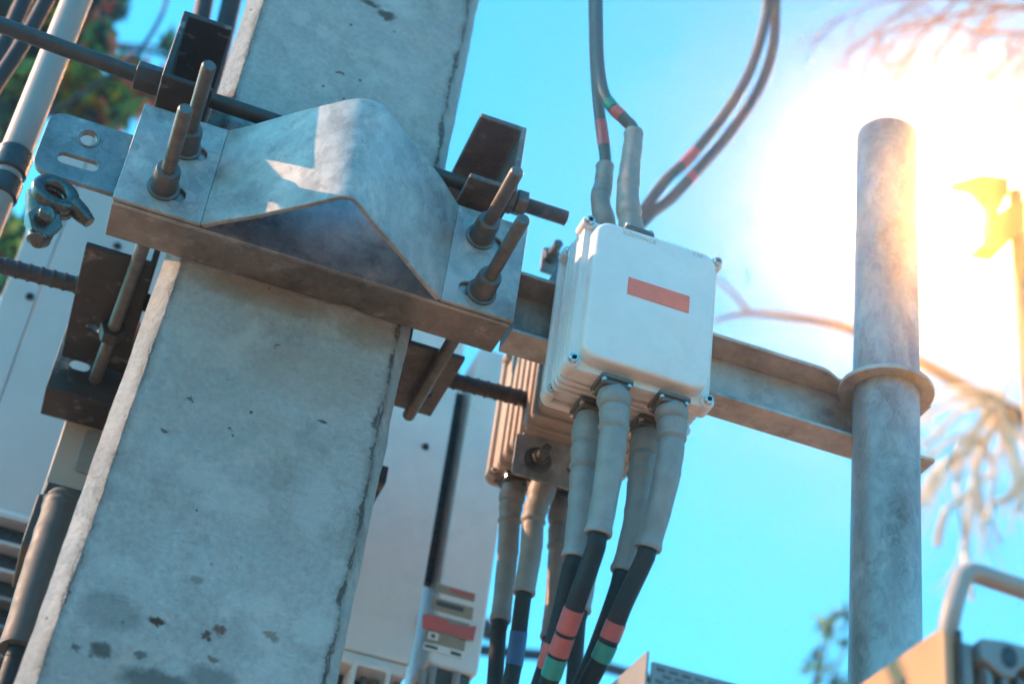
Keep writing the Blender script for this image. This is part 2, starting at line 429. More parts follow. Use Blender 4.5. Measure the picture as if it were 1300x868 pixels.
STAINS = [
    (128, 825, 0.014, 0.013, (0.07, 0.085, 0.08), 0.8), (200, 790, 0.011, 0.006, (0.10, 0.04, 0.02), 0.95),
    (278, 800, 0.012, 0.007, (0.20, 0.09, 0.05), 0.85), (262, 806, 0.006, 0.006, (0.13, 0.05, 0.03), 0.85),
    (272, 834, 0.008, 0.005, (0.20, 0.09, 0.05), 0.7), (345, 806, 0.012, 0.006, (0.24, 0.13, 0.08), 0.6),
    (200, 868, 0.055, 0.020, (0.10, 0.12, 0.115), 0.75), (270, 860, 0.035, 0.018, (0.13, 0.145, 0.14), 0.6),
    (140, 775, 0.045, 0.030, (0.20, 0.21, 0.20), 0.45), (96, 822, 0.006, 0.006, (0.08, 0.09, 0.085), 0.8),
    (180, 830, 0.008, 0.006, (0.09, 0.10, 0.095), 0.7), (250, 735, 0.010, 0.006, (0.16, 0.15, 0.14), 0.5),
    (490, 20, 0.020, 0.010, (0.09, 0.075, 0.065), 0.85), (470, 5, 0.018, 0.008, (0.09, 0.075, 0.065), 0.85),
    (210, 545, 0.007, 0.003, (0.10, 0.07, 0.06), 0.8), (240, 505, 0.005, 0.003, (0.10, 0.08, 0.07), 0.8),
    (410, 535, 0.008, 0.003, (0.08, 0.07, 0.06), 0.85), (350, 440, 0.004, 0.003, (0.08, 0.07, 0.06), 0.85),
    (290, 545, 0.004, 0.003, (0.10, 0.07, 0.06), 0.8), (330, 375, 0.10, 0.022, (0.46, 0.33, 0.24), 0.5), (470, 425, 0.05, 0.03, (0.46, 0.34, 0.25), 0.45),
    (400, 480, 0.11, 0.05, (0.62, 0.50, 0.42), 0.4), (300, 640, 0.05, 0.03, (0.86, 0.86, 0.85), 0.35), (400, 640, 0.03, 0.05, (0.86, 0.86, 0.85), 0.35), (150, 720, 0.03, 0.02, (0.86, 0.86, 0.85), 0.3), (330, 770, 0.04, 0.02, (0.86, 0.86, 0.85), 0.35), (400, 800, 0.03, 0.025, (0.88, 0.88, 0.86), 0.4),
    (380, 20, 0.018, 0.02, (0.86, 0.85, 0.83), 0.5), (410, 40, 0.014, 0.016, (0.86, 0.85, 0.83), 0.5), (500, 70, 0.01, 0.012, (0.86, 0.85, 0.83), 0.4),
    (430, 93, 0.006, 0.004, (0.08, 0.06, 0.05), 0.8),
]
M['concrete'] = concrete()

# ------------------------------------------------------------------ ground
mb = MB()
n_ = 64
mb.add([(0, 0, 0)] + [(62*math.cos(6.283185*i/n_), 62*math.sin(6.283185*i/n_), 0) for i in range(n_)],
       [(0, 1+i, 1+(i+1) % n_) for i in range(n_)])
g = mb.build('ground', M['ground']); g['kind'] = 'structure'

# thin haze, added so the sky glow veils the pipe in glare
mt = bpy.data.materials.new('haze'); mt.use_nodes = True; hn = mt.node_tree; hn.nodes.clear()
ho = hn.nodes.new('ShaderNodeOutputMaterial'); hv = hn.nodes.new('ShaderNodeVolumePrincipled')
hv.inputs['Color'].default_value = (0.95, 0.95, 0.95, 1); hv.inputs['Density'].default_value = 0.023; hv.inputs['Anisotropy'].default_value = 0.965
hn.links.new(hv.outputs[0], ho.inputs['Volume']); HAZE = mt

# ------------------------------------------------------------------ concrete pole
def build_pole():
    bm = bmesh.new()
    zs = [0.0, 0.6, 1.2, 1.7] + [1.95 + 0.008*i for i in range(0, 213)] + [4.2, 4.7]
    CH, DEP = 0.0225, 0.25
    rows = []
    seam = []
    fr = [0, 0.01, 0.02, 0.035, 0.06, 0.10, 0.16] + [0.22 + 0.07*i for i in range(9)] + [0.84, 0.90, 0.94, 0.965, 0.98, 0.99, 1.0]
    def nz(a, s, z): return noise.fractal(Vector((a, s*z, 0.3)), 0.6, 2.1, 4)
    for z in zs:
        r = z - H
        xl = -0.0135 + (0.030*(r-1.26) if r < 1.26 else 0.008*(r-1.26))
        xr = 0.3245 + (0.010*(r-1.26) if r < 1.26 else 0.005*(r-1.26)) + (0.0035 if r > 1.4 else 0)
        jl = 0.0014*nz(1.7, 16, z); jr = 0.0046*nz(5.2, 18, z)
        ol = 0.0012*nz(9.1, 18, z); orr = 0.0016*nz(3.9, 18, z)
        a = xl + CH + jl; b = xr - CH*0.85 + jr
        pts = [(xl, YP+DEP, 9), (xl, YP+DEP*0.6, 9), (xl + ol, YP+0.024, CH)]
        for t in (0.25, 0.5, 0.75, 0.9):
            pts.append((xl + ol + (a-xl-ol)*t, YP+0.024*(1-t), (1-t)*CH))
        for f in fr:
            x = a + (b-a)*f
            pts.append((x, YP + 0.0016*nz(2.2+x*9, 9, z), min(x-a, b-x)))
        for t in (0.1, 0.25, 0.5, 0.75):
            pts.append((b + (xr+orr-b)*t, YP+0.024*t, t*CH))
        pts += [(xr + orr, YP+0.024, CH), (xr, YP+DEP*0.6, 9), (xr, YP+DEP, 9)]
        rows.append([bm.verts.new((p[0], p[1], z)) for p in pts]); seam.append([p[2] for p in pts])
    k = len(rows[0])
    for i in range(len(rows)-1):
        for j in range(k):
            f = bm.faces.new((rows[i][j], rows[i][(j+1) % k], rows[i+1][(j+1) % k], rows[i+1][j])); f.smooth = True
    bm.faces.new(rows[0][::-1]); bm.faces.new(rows[-1])
    bmesh.ops.recalc_face_normals(bm, faces=bm.faces[:])
    me = bpy.data.meshes.new('concrete_pole'); bm.to_mesh(me); bm.free()
    me.materials.append(M['concrete'])
    at_ = me.attributes.new('seam', 'FLOAT', 'POINT')
    flat = [s for r in seam for s in r]
    for i, s in enumerate(flat): at_.data[i].value = s
    me.set_sharp_from_angle(angle=math.radians(24))
    o = bpy.data.objects.new('concrete_pole', me); COL.objects.link(o)
    tag(o, 'broad weathered grey concrete pole with chipped edges and dark stains', 'pole')
build_pole()

# ------------------------------------------------------------------ bolts, rods
def hexnut(mb, a, d, r, ln, mi=0, ang=0):
    """hexagonal nut from point a along unit vector d"""
    a = Vector(a); d = Vector(d).normalized()
    u = d.orthogonal().normalized(); w = d.cross(u)
    def ring(p, rr): return [p + (u*math.cos(ang + math.pi/3*i) + w*math.sin(ang + math.pi/3*i))*rr for i in range(6)]
    vs = ring(a, r) + ring(a + d*ln, r)
    mb.add(vs, [(i, (i+1) % 6, 6+(i+1) % 6, 6+i) for i in range(6)] + [(5,4,3,2,1,0), (6,7,8,9,10,11)], mi)
def threaded(mb, a, b, r, pitch=0.002, depth=0.0007, seg=16):
    a = Vector(a); b = Vector(b); n = max(2, int((b-a).length/(pitch/2)))
    pts = [a + (b-a)*(i/n) for i in range(n+1)]
    mb.tube(pts, [r - (depth if i % 2 else 0) for i in range(n+1)], seg)
def stud_with_nut(parent, tip, base, rear, r=0.0092):
    """long clamp stud: plain front end, sleeve nut against the plate, then on to the rear bar"""
    tip = Vector(tip); base = Vector(base); d = (tip-base).normalized()
    s = MB()
    s.tube([tip, tip - d*0.003, base - d*0.02], [r*0.82, r, r], 20)
    if rear is not None:
        s.tube([base - d*0.02, Vector(rear)], r*1.02, 18)
    st = s.build('stud', M['zinc'] if rear is None else M['zinc_dark'], parent, bevel=0)
    if rear is not None: st.data.materials[0] = M['zinc']
    k = MB()
    k.tube([base + d*t for t in (0.0005, 0.003, 0.004, 0.036, 0.040, 0.0405)], [0.0205, 0.0205, 0.0172, 0.0160, 0.0148, 0.0100], 26)
    k.build('nut', M['zinc'], st, origin=parent.location)
    return st
# nut objects above hang from the stud, whose own origin is the clamp's
def child_of_child(o, root):
    return o

YF = 1.700                                              # front face of the clamp's channel
root = thing('pole_clamp', P(0.17, YF, 1.27), 'large galvanised clamp with a bent V shaped plate bolted across the concrete pole', 'clamp')
# V plate: bent profile with a rounded nose, two flat ears with slotted holes
def vplate():
    mb = MB()
    ct = [(0.021, 1.6965), (0.043, 1.6735), (0.0656, 1.650), (0.087, 1.628), (0.108, 1.6065), (0.130, 1.5855), (0.146, 1.5700), (0.158, 1.5600), (0.168, 1.5550),
          (0.180, 1.5530), (0.190, 1.5550), (0.199, 1.5615), (0.210, 1.5725), (0.2344, 1.5980), (0.267, 1.6240), (0.300, 1.6550), (0.3345, 1.6965)]
    cb = [(0.021, 1.6965), (0.047, 1.6735), (0.0745, 1.6505), (0.099, 1.6265), (0.124, 1.6022), (0.143, 1.5835), (0.155, 1.5715), (0.1635, 1.5635), (0.170, 1.5585),
          (0.177, 1.5562), (0.184, 1.5580), (0.192, 1.5645), (0.203, 1.5755), (0.226, 1.5975), (0.260, 1.6290), (0.297, 1.6630), (0.3345, 1.6965)]
    cl = ct
    T = 0.0065
    def sides(c):
        outer = []; inner = []
        for i, p in enumerate(c):
            a = Vector(c[max(i-1, 0)]); b = Vector(c[min(i+1, len(c)-1)]); t = (b-a).normalized(); nn = Vector((t.y, -t.x))
            outer.append(Vector(p) + nn*T/2); inner.append(Vector(p) - nn*T/2)
        outer[0] = Vector((0.021-0.003, YF-T)); inner[0] = Vector((0.021+0.003, YF)); outer[-1] = Vector((0.3345+0.003, YF-T)); inner[-1] = Vector((0.3345-0.003, YF))
        return outer, inner
    zr = [1.2735 + (1.4345-1.2735)*i/24 for i in range(25)]
    O = []; I = []
    for i, z in enumerate(zr):
        f = i/24
        f = f*f*(3-2*f)
        outer, inner = sides([Vector(b).lerp(Vector(t), f) for t, b in zip(ct, cb)])
        O.append([]); I.append([])
        for j in range(len(cl)):
            q = noise.noise(Vector((cl[j][0]*22, z*22, 0.5)))*0.0013 if 0 < j < len(cl)-1 else 0
            dn = (outer[j]-inner[j]).normalized()*q
            o = outer[j] + dn; ii = inner[j] + dn
            O[-1].append(mb.bm.verts.new((o.x, o.y, z + H))); I[-1].append(mb.bm.verts.new((ii.x, ii.y, z + H)))
    def q4(a, b, c, d):
        f = mb.bm.faces.new((a, b, c, d)); f.smooth = True
    n = len(cl)
    for i in range(len(zr)-1):
        for j in range(n-1):
            q4(O[i][j], O[i][j+1], O[i+1][j+1], O[i+1][j]); q4(I[i][j], I[i+1][j], I[i+1][j+1], I[i][j+1])
    for j in range(n-1):
        q4(O[0][j], I[0][j], I[0][j+1], O[0][j+1]); q4(O[-1][j], O[-1][j+1], I[-1][j+1], I[-1][j])
    z0, z1 = 1.2735 + H, 1.4345 + H
    mb.plate([(-0.0945, z0), (0.0178, z0), (0.0178, z1), (-0.0945, z1)],
             [slot(-0.030, 1.308 + H, 0.040, 0.021), slot(-0.019, 1.381 + H, 0.040, 0.021)], 'y', YF-T, YF-0.0002)
    mb.plate([(0.3377, z0), (0.4385, z0), (0.4385, z1), (0.3377, z1)],
             [slot(0.380, 1.303 + H, 0.044, 0.021), slot(0.384, 1.390 + H, 0.044, 0.021)], 'y', YF-T, YF-0.0002)
    return mb
vplate().build('clamp_plate', M['galv'], root, bevel=0.0012)
z0, z1 = 1.2715 + H, 1.4300 + H
xs = -0.0935, 0.4365
mb = MB(); mb.box((xs[0], YF+0.0005, z0), (xs[1], YF+0.0075, z1)); mb.build('channel_web', M['galv_shiny'], root, bevel=0.001)
mb = MB()
# bottom flange with a shallow worn notch where it meets the pole, and the top flange
bot = [(xs[0], YF+0.0075), (xs[1], YF+0.0075), (xs[1]-0.002, YF+0.0725), (0.262, YF+0.0725), (0.250, YF+0.071), (0.238, YF+0.066), (0.222, YF+0.066), (0.208, YF+0.0715), (xs[0]+0.001, YF+0.0725)]
mb.prism(bot, 'z', z0, z0+0.007)
mb.box((xs[0], YF+0.0075, z1-0.007), (xs[1], YF+0.0725, z1))
mb.build('back_channel', M['galv_dull'], root, bevel=0.001)
for tip, base, rear in (((-0.0392, 1.535, 1.3115), (-0.0392, 1.6935, 1.3105), (-0.069, 2.40, 1.303)),
                        ((-0.0285, 1.530, 1.3845), (-0.0285, 1.6935, 1.3835), None),
                        ((0.3885, 1.528, 1.3045), (0.3885, 1.6935, 1.3035), (0.3885, 2.03, 1.304)),
                        ((0.3755, 1.546, 1.3930), (0.3750, 1.6935, 1.3915), (0.3750, 1.80, 1.392))):
    stud_with_nut(root, P(*tip), P(*base), P(*rear) if rear else None)

mb = MB(); hexnut(mb, P(-0.0545, 2.055, 1.3065), (0.04, -1, 0.005), 0.0185, 0.026, ang=0.2); mb.build('lock_nut', M['zinc_dark'], root, bevel=0.0015)

# rear bar of the clamp, behind the pole
mb = MB()
zb0, zb1 = 1.270 + H, 1.425 + H
mb.plate([(-0.123, zb0), (0.372, zb0), (0.372, zb1), (-0.123, zb1)], [slot(-0.087, 1.322 + H, 0.030, 0.018), slot(0.34, 1.35 + H, 0.03, 0.02)], 'y', 2.180, 2.187)
mb.box((-0.123, 2.187, zb0), (0.402, 2.262, zb0+0.007))
mb.box((-0.123, 2.187, zb1-0.007), (0.372, 2.262, zb1))
mb.box((0.3722, 2.180, zb0), (0.402, 2.187, zb0+0.03))
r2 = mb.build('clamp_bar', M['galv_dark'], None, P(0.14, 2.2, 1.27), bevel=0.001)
tag(r2, 'dark steel channel bar clamped behind the concrete pole, its underside showing low at left', 'clamp')

# short side channels along the pole's flanks
def side_channel(x0, x1, y0, y1, z0, z1, open_right, mat, label, holes=()):
    t = 0.008
    mb = MB()
    z0 += H; z1 += H
    if open_right: poly = [(x0, z0), (x1, z0), (x1, z0+t), (x0+t, z0+t), (x0+t, z1-t), (x1, z1-t), (x1, z1), (x0, z1)]
    else: poly = [(x0, z0), (x1, z0), (x1, z1), (x0, z1), (x0, z1-t), (x1-t, z1-t), (x1-t, z0+t), (x0, z0+t)]
    if holes:
        # bottom flange as a separate plate with drilled holes
        mb.plate([(x0, y0), (x1, y0), (x1, y1), (x0, y1)], [circle(hx, hy, hr, 20) for hx, hy, hr in holes], 'z', z0, z0+t)
        mb.box((x0, y0, z0+t), (x0+t, y1, z1-t)); mb.box((x0, y0, z1-t), (x1, y1, z1))
    else:
        mb.prism(poly, 'y', y0, y1)
    o = mb.build('channel_bracket', mat, None, Vector(((x0+x1)/2, y0, z0)), bevel=0.0022)
    return tag(o, label, 'bracket', 'short channel brackets clamped on the pole flanks')
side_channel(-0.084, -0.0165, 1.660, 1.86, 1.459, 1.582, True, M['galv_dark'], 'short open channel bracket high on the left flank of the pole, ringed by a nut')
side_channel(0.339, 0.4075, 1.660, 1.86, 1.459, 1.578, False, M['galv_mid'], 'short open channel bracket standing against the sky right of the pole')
def side_angle(x0, x1, y0, y1, z0, z1, web_right, mat, label, holes):
    t = 0.008; z0 += H; z1 += H
    mb = MB()
    mb.plate([(x0, y0), (x1, y0), (x1, y1), (x0, y1)], [circle(hx, hy, hr, 20) for hx, hy, hr in holes], 'z', z0, z0+t)
    wx = (x1-t, x1) if web_right else (x0, x0+t)
    mb.box((wx[0], y0, z0+t), (wx[1], y1, z1))
    o = mb.build('angle_bracket', mat, None, Vector(((x0+x1)/2, y0, z0)), bevel=0.0018)
    return tag(o, label, 'bracket', 'short angle brackets low on the pole flanks')
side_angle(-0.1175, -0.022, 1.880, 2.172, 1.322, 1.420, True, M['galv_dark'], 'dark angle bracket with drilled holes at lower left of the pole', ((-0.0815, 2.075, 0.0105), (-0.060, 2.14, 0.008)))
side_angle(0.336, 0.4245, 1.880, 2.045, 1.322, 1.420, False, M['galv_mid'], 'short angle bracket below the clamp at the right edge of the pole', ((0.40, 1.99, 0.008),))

# upper rod in front of the pole
def rod_z(x): return 1.5165 + 0.006*max(0, (-x-0.02))/0.3
root = thing('threaded_rod', P(0.1, 1.742, 1.517), 'upper dark steel rod crossing the pole with a threaded right end', 'rod')
mb = MB()
mb.tube([P(-0.62, 1.742, 1.534), P(-0.306, 1.742, 1.527), P(-0.13, 1.742, 1.5185), P(0.02, 1.742, 1.516), P(0.40, 1.742, 1.513)], 0.0112, 18)
mb.build('rod', M['zinc_dark'], root)
mb = MB(); threaded(mb, P(0.4005, 1.742, 1.513), P(0.505, 1.742, 1.513), 0.0116, 0.0030, 0.0014); mb.build('threaded_end', M['galv_mid'], root)
mb = MB(); hexnut(mb, P(-0.121, 1.742, 1.5185), (1, 0, 0), 0.0205, 0.036, ang=0.3); mb.build('nut', M['zinc_dark'], root, bevel=0.002)
mb = MB(); hexnut(mb, P(0.4085, 1.742, 1.513), (1, 0, 0), 0.0205, 0.016, ang=0.3); hexnut(mb, P(0.4255, 1.742, 1.513), (1, 0, 0), 0.0195, 0.017, ang=0.7); mb.build('nut', M['zinc'], root, bevel=0.002)

# lower ribbed rod behind / through the pole
mb = MB()
a = P(-0.42, 2.0, 1.3222); b_ = P(0.556, 2.0, 1.3715)
nn = 620
pts = [a + (b_-a)*(i/nn) for i in range(nn+1)]
rr = [0.0118 + 0.0017*max(0, math.sin(6.283185*(i/nn)*(0.976/0.0165)))**2 for i in range(nn+1)]
mb.tube(pts, rr, 18)
o = mb.build('ribbed_rod', M['zinc_dark'], None, P(0.0, 2.0, 1.34), sharp=60)
tag(o, 'lower coarse ribbed steel rod passing behind the concrete pole', 'rod')

# ------------------------------------------------------------------ left-hand bits
mb = MB()
z0, z1 = 1.295 + H, 1.396 + H
ol = rrect(-0.2015, z0, -0.06, z1, 0.020)
mb.plate(ol, [circle(-0.1475, 1.368 + H, 0.0105, 24), slot(-0.150, 1.327 + H, 0.052, 0.0165, 10, 0.02)], 'y', 1.716, 1.7235)
ring = MB
mb.tube([Vector((-0.1475 + 0.0135*math.cos(6.283185*i/24), 1.7155, 1.368 + H + 0.0135*math.sin(6.283185*i/24))) for i in range(25)], 0.0017, 6)
o = mb.build('slotted_plate', M['galv_shade'], None, P(-0.13, 1.72, 1.30), bevel=0.0015)
tag(o, 'flat galvanised plate with a round hole and a slot beside the clamp', 'plate')

# eye nut below the slotted plate
mb = MB()
c = at(70, 247, 1.70)
ang = 0.5
ex = Vector((math.cos(0.5), 0, -math.sin(0.5))); ez = Vector((math.sin(0.5), 0.25, math.cos(0.5))).normalized()
def eyering(R, r, off=0.0, n=28):
    mb.tube([c + Vector((0, off, 0)) + ex*(R*math.cos(6.283185*i/n)) + ez*(R*0.82*math.sin(6.283185*i/n)) for i in range(n+1)], r, 14, cap=False)
eyering(0.0225, 0.0098); eyering(0.0215, 0.0098, 0.013)
mb.tube([c + ex*0.024 + ez*0.006, c + ex*0.040 + ez*0.004, c + ex*0.056 + ez*0.002], [0.0125, 0.0115, 0.008], 14)
d1 = at(53, 279, 1.705)
mb.tube([c - ex*0.020 - ez*0.010 + Vector((0, .008, 0)), d1 + Vector((0, .012, 0))], [0.014, 0.020], 14)
hexnut(mb, d1 + Vector((0, 0.012, 0)), (0.25, -1, -0.15), 0.0225, 0.020, ang=0.3)
mb.tube([d1 + Vector((0.002, -0.006, -0.001)), d1 + Vector((0.006, -0.022, -0.004)), d1 + Vector((0.0065, -0.024, -0.0045))], [0.011, 0.0105, 0.007], 14)
mb.tube([at(52, 292, 1.715), at(48, 306, 1.716), at(47, 312, 1.716)], [0.017, 0.0145, 0.006], 14)
o = mb.build('eye_nut', M['greasy'], None, c, bevel=0.001)
tag(o, 'greasy metal eye nut hanging under the slotted plate at far left', 'eye nut')

# conduit
root = thing('conduit_pipe', Vector((-0.2545, 1.95, 0)), 'beige plastic conduit pipe standing at the far left edge', 'pipe')
mb = MB(); mb.tube([Vector((-0.2545, 1.95, z)) for z in (0.0, 2.0, 3.0, 3.6, 4.4)], 0.0222, 28)
mb.build('pipe', M['conduit'], root)
for (px, py, w) in ((12, 207, 0.021), (2, 240, 0.017)):
    q = at(px, py, 1.95)
    mb = MB(); zc = q.z
    mb.tube([Vector((-0.2545, 1.95, zc-w)), Vector((-0.2545, 1.95, zc-w+0.003)), Vector((-0.2545, 1.95, zc+w-0.003)), Vector((-0.2545, 1.95, zc+w))], [0.0235, 0.026, 0.026, 0.0235], 28)
    mb.build('pipe_clip', M['tape_black'], root)

def cable_thing(name, pts, r, label, mat, group=None, n=8, seg=14, cat='cable'):
    mb = MB(); mb.tube(spline(pts, n), r, seg)
    o = mb.build(name, mat, None, Vector(pts[0]))
    return tag(o, label, cat, group)
G = 'black cables running up behind the conduit'
cable_thing('black_cable', [at(88, -60, 2.05), at(55, 8, 2.05), at(26, 60, 2.04), at(-8, 112, 2.03), at(-60, 200, 2.0)], 0.0125, 'black cable just left of the conduit at the photo corner, nearer one', M['cable'], G)
cable_thing('black_cable', [at(62, -60, 2.15), at(30, 2, 2.15), at(2, 62, 2.14), at(-40, 130, 2.1)], 0.0140, 'black cable further left of the conduit, cut off by the photo corner', M['cable'], G)
G = 'black cables hanging behind the pole top'
cable_thing('black_cable', [at(268, -60, 2.3), at(258, 10, 2.3), at(238, 90, 2.3), at(205, 180, 2.3)], 0.0165, 'black cable hanging behind the upper left channel, left of two', M['cable'], G)
cable_thing('black_cable', [at(308, -60, 2.3), at(292, 10, 2.3), at(272, 90, 2.3), at(240, 190, 2.3)], 0.0185, 'black cable hanging behind the upper left channel, right one beside the pole', M['cable'], G)

# ------------------------------------------------------------------ cabinets
def screw(parent, c, d, r=0.0062, ln=0.006, mat='chrome', name='screw'):
    c = Vector(c); d = Vector(d).normalized(); mb = MB()
    mb.tube([c, c + d*ln*0.85, c + d*ln, c + d*ln, c + d*ln*0.35, c + d*ln*0.34], [r, r, r*0.88, r*0.5, r*0.46, r*0.02], 14)
    return mb.build(name, M[mat], parent)

yc = 2.60
xl = at(14, 345, yc).x; zb = at(0, 645, yc).z; zt = at(112, 168, yc).z
root = thing('equipment_cabinet', Vector((xl, yc, zb)), 'tall pale equipment cabinet with a panel seam at the left edge', 'cabinet')
mb = MB()
xs_ = at(74, 304, yc).x
mb.box((xl, yc, zb), (xs_-0.0012, yc+0.16, zt)); mb.box((xs_+0.0012, yc, zb), (0.0, yc+0.16, zt)); mb.box((xs_-0.0012, yc+0.006, zb), (xs_+0.0012, yc+0.15, zt))
mb.build('cabinet_body', M['cabinet'], root, bevel=0.003)
for q in ((38, 377), (149, 313)):
    c = at(q[0], q[1], yc); mb = MB(); mb.tube([c + Vector((0, -0.001, 0)), c + Vector((0, -0.004, 0)), c + Vector((0, -0.004, 0)), c + Vector((0, -0.001, 0))], [0.008, 0.007, 0.004, 0.001], 14)
    mb.build('screw', M['zinc_dark'], root)
mb = MB()
mb.box((xl+0.002, yc+0.02, zb-0.36), (0.0, yc+0.15, zb))
mb.build('louvre_box', M['tape_black'], root)
for k_ in range(7):
    mb = MB(); zz = zb - 0.012 - k_*0.047
    mb.prism([(yc-0.010, zz), (yc+0.024, zz-0.004), (yc+0.024, zz-0.010), (yc-0.010, zz-0.006)], 'x', xl, 0.0)
    mb.build('louvre', M['cabinet'] if k_ in (0, 1, 2) else M['grey_fin'], root)
mb = MB(); mb.box((xl, yc-0.004, zb-0.010), (0.0, yc+0.02, zb-0.0008)); mb.build('bottom_trim', M['white_paint'], root, bevel=0.002)

# small unit low at left
ya = 2.26
p0 = at(81, 540, ya); pb = at(45, 640, ya)
root = thing('radio_unit', Vector((p0.x, ya, pb.z)), 'small grey radio unit with a recessed lid between cabinet and pole', 'radio unit')
mb = MB()
x0 = p0.x; x1 = 0.04; zt = at(92, 470, ya).z; zb_ = at(62, 632, ya).z
mb.prism([(x0, zb_), (x1, zb_), (x1, zt), (x0, zt)], 'y', ya, ya+0.02)
mb.prism([(x0+0.004, zb_), (x1, zb_), (x1, zt), (x0+0.004, zt)], 'y', ya+0.02, ya+0.16)
mb.build('unit_body', M['cast_tan_shade'], root, bevel=0.003)
mb = MB()
q0 = at(92, 598, ya); q1 = at(112, 560, ya)
mb.prism(rrect(q0.x, q0.z, q0.x+0.08, q0.z+0.075, 0.01), 'y', ya-0.004, ya-0.0005)
mb.build('lid', M['boot'], root, bevel=0.002)
mb = MB(); mb.box((x0-0.004, ya-0.012, zb_-0.085), (x1, ya+0.15, zb_-0.0015)); mb.build('connector_block', M['boot_dark'], root, bevel=0.003)
mb = MB(); q = at(82, 632, ya-0.03); mb.box((q.x-0.03, ya-0.045, q.z-0.006), (q.x+0.03, ya-0.012, q.z+0.012)); mb.build('gland_plate', M['zinc_dark'], root, bevel=0.002)

# radio units behind, right of the pole
yr = 2.40
root = thing('radio_cabinet', P(0.44, yr, 1.08), 'wide white radio cabinet behind the pole with one dark screw', 'cabinet')
xa1 = at(583, 505, yr).x - 0.006; zb = at(500, 838, yr).z; zt = at(575, 425, yr).z + 0.05
mb = MB(); mb.prism(rrect(0.33, zb, xa1, zt, 0.006), 'y', yr, yr+0.15); mb.build('cabinet_body', M['white_paint'], root, bevel=0.003)
mb = MB(); c = at(540, 567, yr); mb.tube([c, c + Vector((0, -0.004, 0)), c + Vector((0, -0.004, 0)), c], [0.0065, 0.0055, 0.003, 0.001], 14); mb.build('screw', M['zinc_dark'], root)
mb = MB(); mb.box((0.33, yr+0.004, zb-0.022), (xa1-0.003, yr+0.13, zb-0.0008)); mb.build('bottom_trim', M['white_cast'], root, bevel=0.003)
mb = MB()
fx0 = at(446, 845, yr).x; fx1 = at(493, 846, yr).x; fz = at(470, 846, yr).z
mb.plate(rrect(fx0, fz-0.12, fx1+0.004, fz, 0.006), [rrect(fx0+0.007, fz-0.113, fx1-0.003, fz-0.007, 0.004)], 'y', yr-0.012, yr+0.05)
mb.build('connector_frame', M['white_cast'], root, bevel=0.0015)
mb = MB(); mb.box((0.33, yr+0.052, fz-0.16), (xa1-0.01, yr+0.12, fz-0.002)); mb.build('connector_panel', M['boot_dark'], root)
for px, py in ((478, 856), (462, 864), (505, 862)):
    mb = MB(); q = at(px, py, yr+0.03); mb.tube([q + Vector((0,0,0.01)), q + Vector((0,0,-0.03))], 0.006, 10); mb.build('connector', M['boot'], root)

root = thing('radio_cabinet', P(0.59, yr, 1.1), 'slim white radio cabinet with nameplates and a torn red tape strip', 'cabinet')
xb0 = at(596, 506, yr).x + 0.002; xb1 = at(636, 652, yr).x - 0.001; zb = at(560, 848, yr).z; zt = at(625, 447, yr).z
mb = MB(); mb.prism(rrect(xb0, zb, xb1, zt, 0.010), 'y', yr-0.006, yr+0.15); mb.build('cabinet_body', M['white_paint'], root, bevel=0.004)
mb = MB(); mb.box((xb0+0.004, yr, zb-0.10), (xb1-0.010, yr+0.12, zb-0.0008)); mb.build('connector_panel', M['boot_dark'], root, bevel=0.002)
for px, py, l in ((536, 862, 0.03), (548, 858, 0.02), (578, 866, 0.02)):
    mb = MB(); q = at(px, py, yr-0.01); mb.tube([q + Vector((0,0,0.015)), q + Vector((0,0,-l))], 0.0065, 10); mb.build('connector', M['boot'], root)
yf_ = yr - 0.006
def sticker(parent, px0, py0, px1, py1, h, mat, name='nameplate', dy=0.0012):
    a = at(px0, py0, yf_); b = at(px1, py1, yf_); mb = MB()
    mb.box((a.x, yf_-dy, min(a.z, b.z)-h/2), (b.x, yf_-0.0002, min(a.z, b.z)+h/2))
    return mb.build(name, M[mat], parent)
for (a, b_, c, d_, h, mt) in ((553, 745, 603, 757, 0.0150, 'plate_tan'), (550, 765, 600, 779, 0.0220, 'plate_tan'), (548, 783, 596, 793, 0.0110, 'plate_tan'), (541, 806, 590, 819, 0.0200, 'plate_tan')):
    sticker(root, a, b_, c, d_, h, mt)
sticker(root, 554, 765, 588, 773, 0.0080, 'ink', 'print_line', 0.002)
sticker(root, 571, 747, 602, 757, 0.0062, 'tape_red', 'print_line', 0.002)
sticker(root, 543, 805, 556, 809, 0.013, 'paper', 'print_block', 0.002); sticker(root, 547, 806, 552, 808, 0.006, 'ink', 'print_line', 0.0027)
sticker(root, 537, 819, 586, 831, 0.0110, 'paper', 'label_strip')
sticker(root, 539, 819, 555, 823, 0.0045, 'ink', 'print_line', 0.002)
sticker(root, 572, 828, 585, 831, 0.0050, 'ink', 'print_line', 0.002)
mb = MB()
tp = [(536, 781), (541, 780), (556, 784), (566, 788), (573, 794.5), (580, 794), (592, 796), (604, 795), (600, 814), (590, 812), (580, 808), (566, 804), (550, 801), (535, 798)]
vs = [at(q[0], q[1], yf_) for q in tp]
mb.prism([(v.x, v.z) for v in vs], 'y', yf_-0.0042, yf_-0.0030)
mb.build('red_tape', M['tape_red'], root)
# blurred dark hardware between the two cabinets
mb = MB(); mb.box((xa1-0.012, yr+0.060, at(546, 718, yr).z), (xb0+0.014, yr+0.075, at(590, 476, yr).z))
o = mb.build('joint_strip', M['tape_black'], None, Vector((xa1, yr+0.06, 2.9)))
tag(o, 'black strip in the gap between the two white cabinets', 'strip')

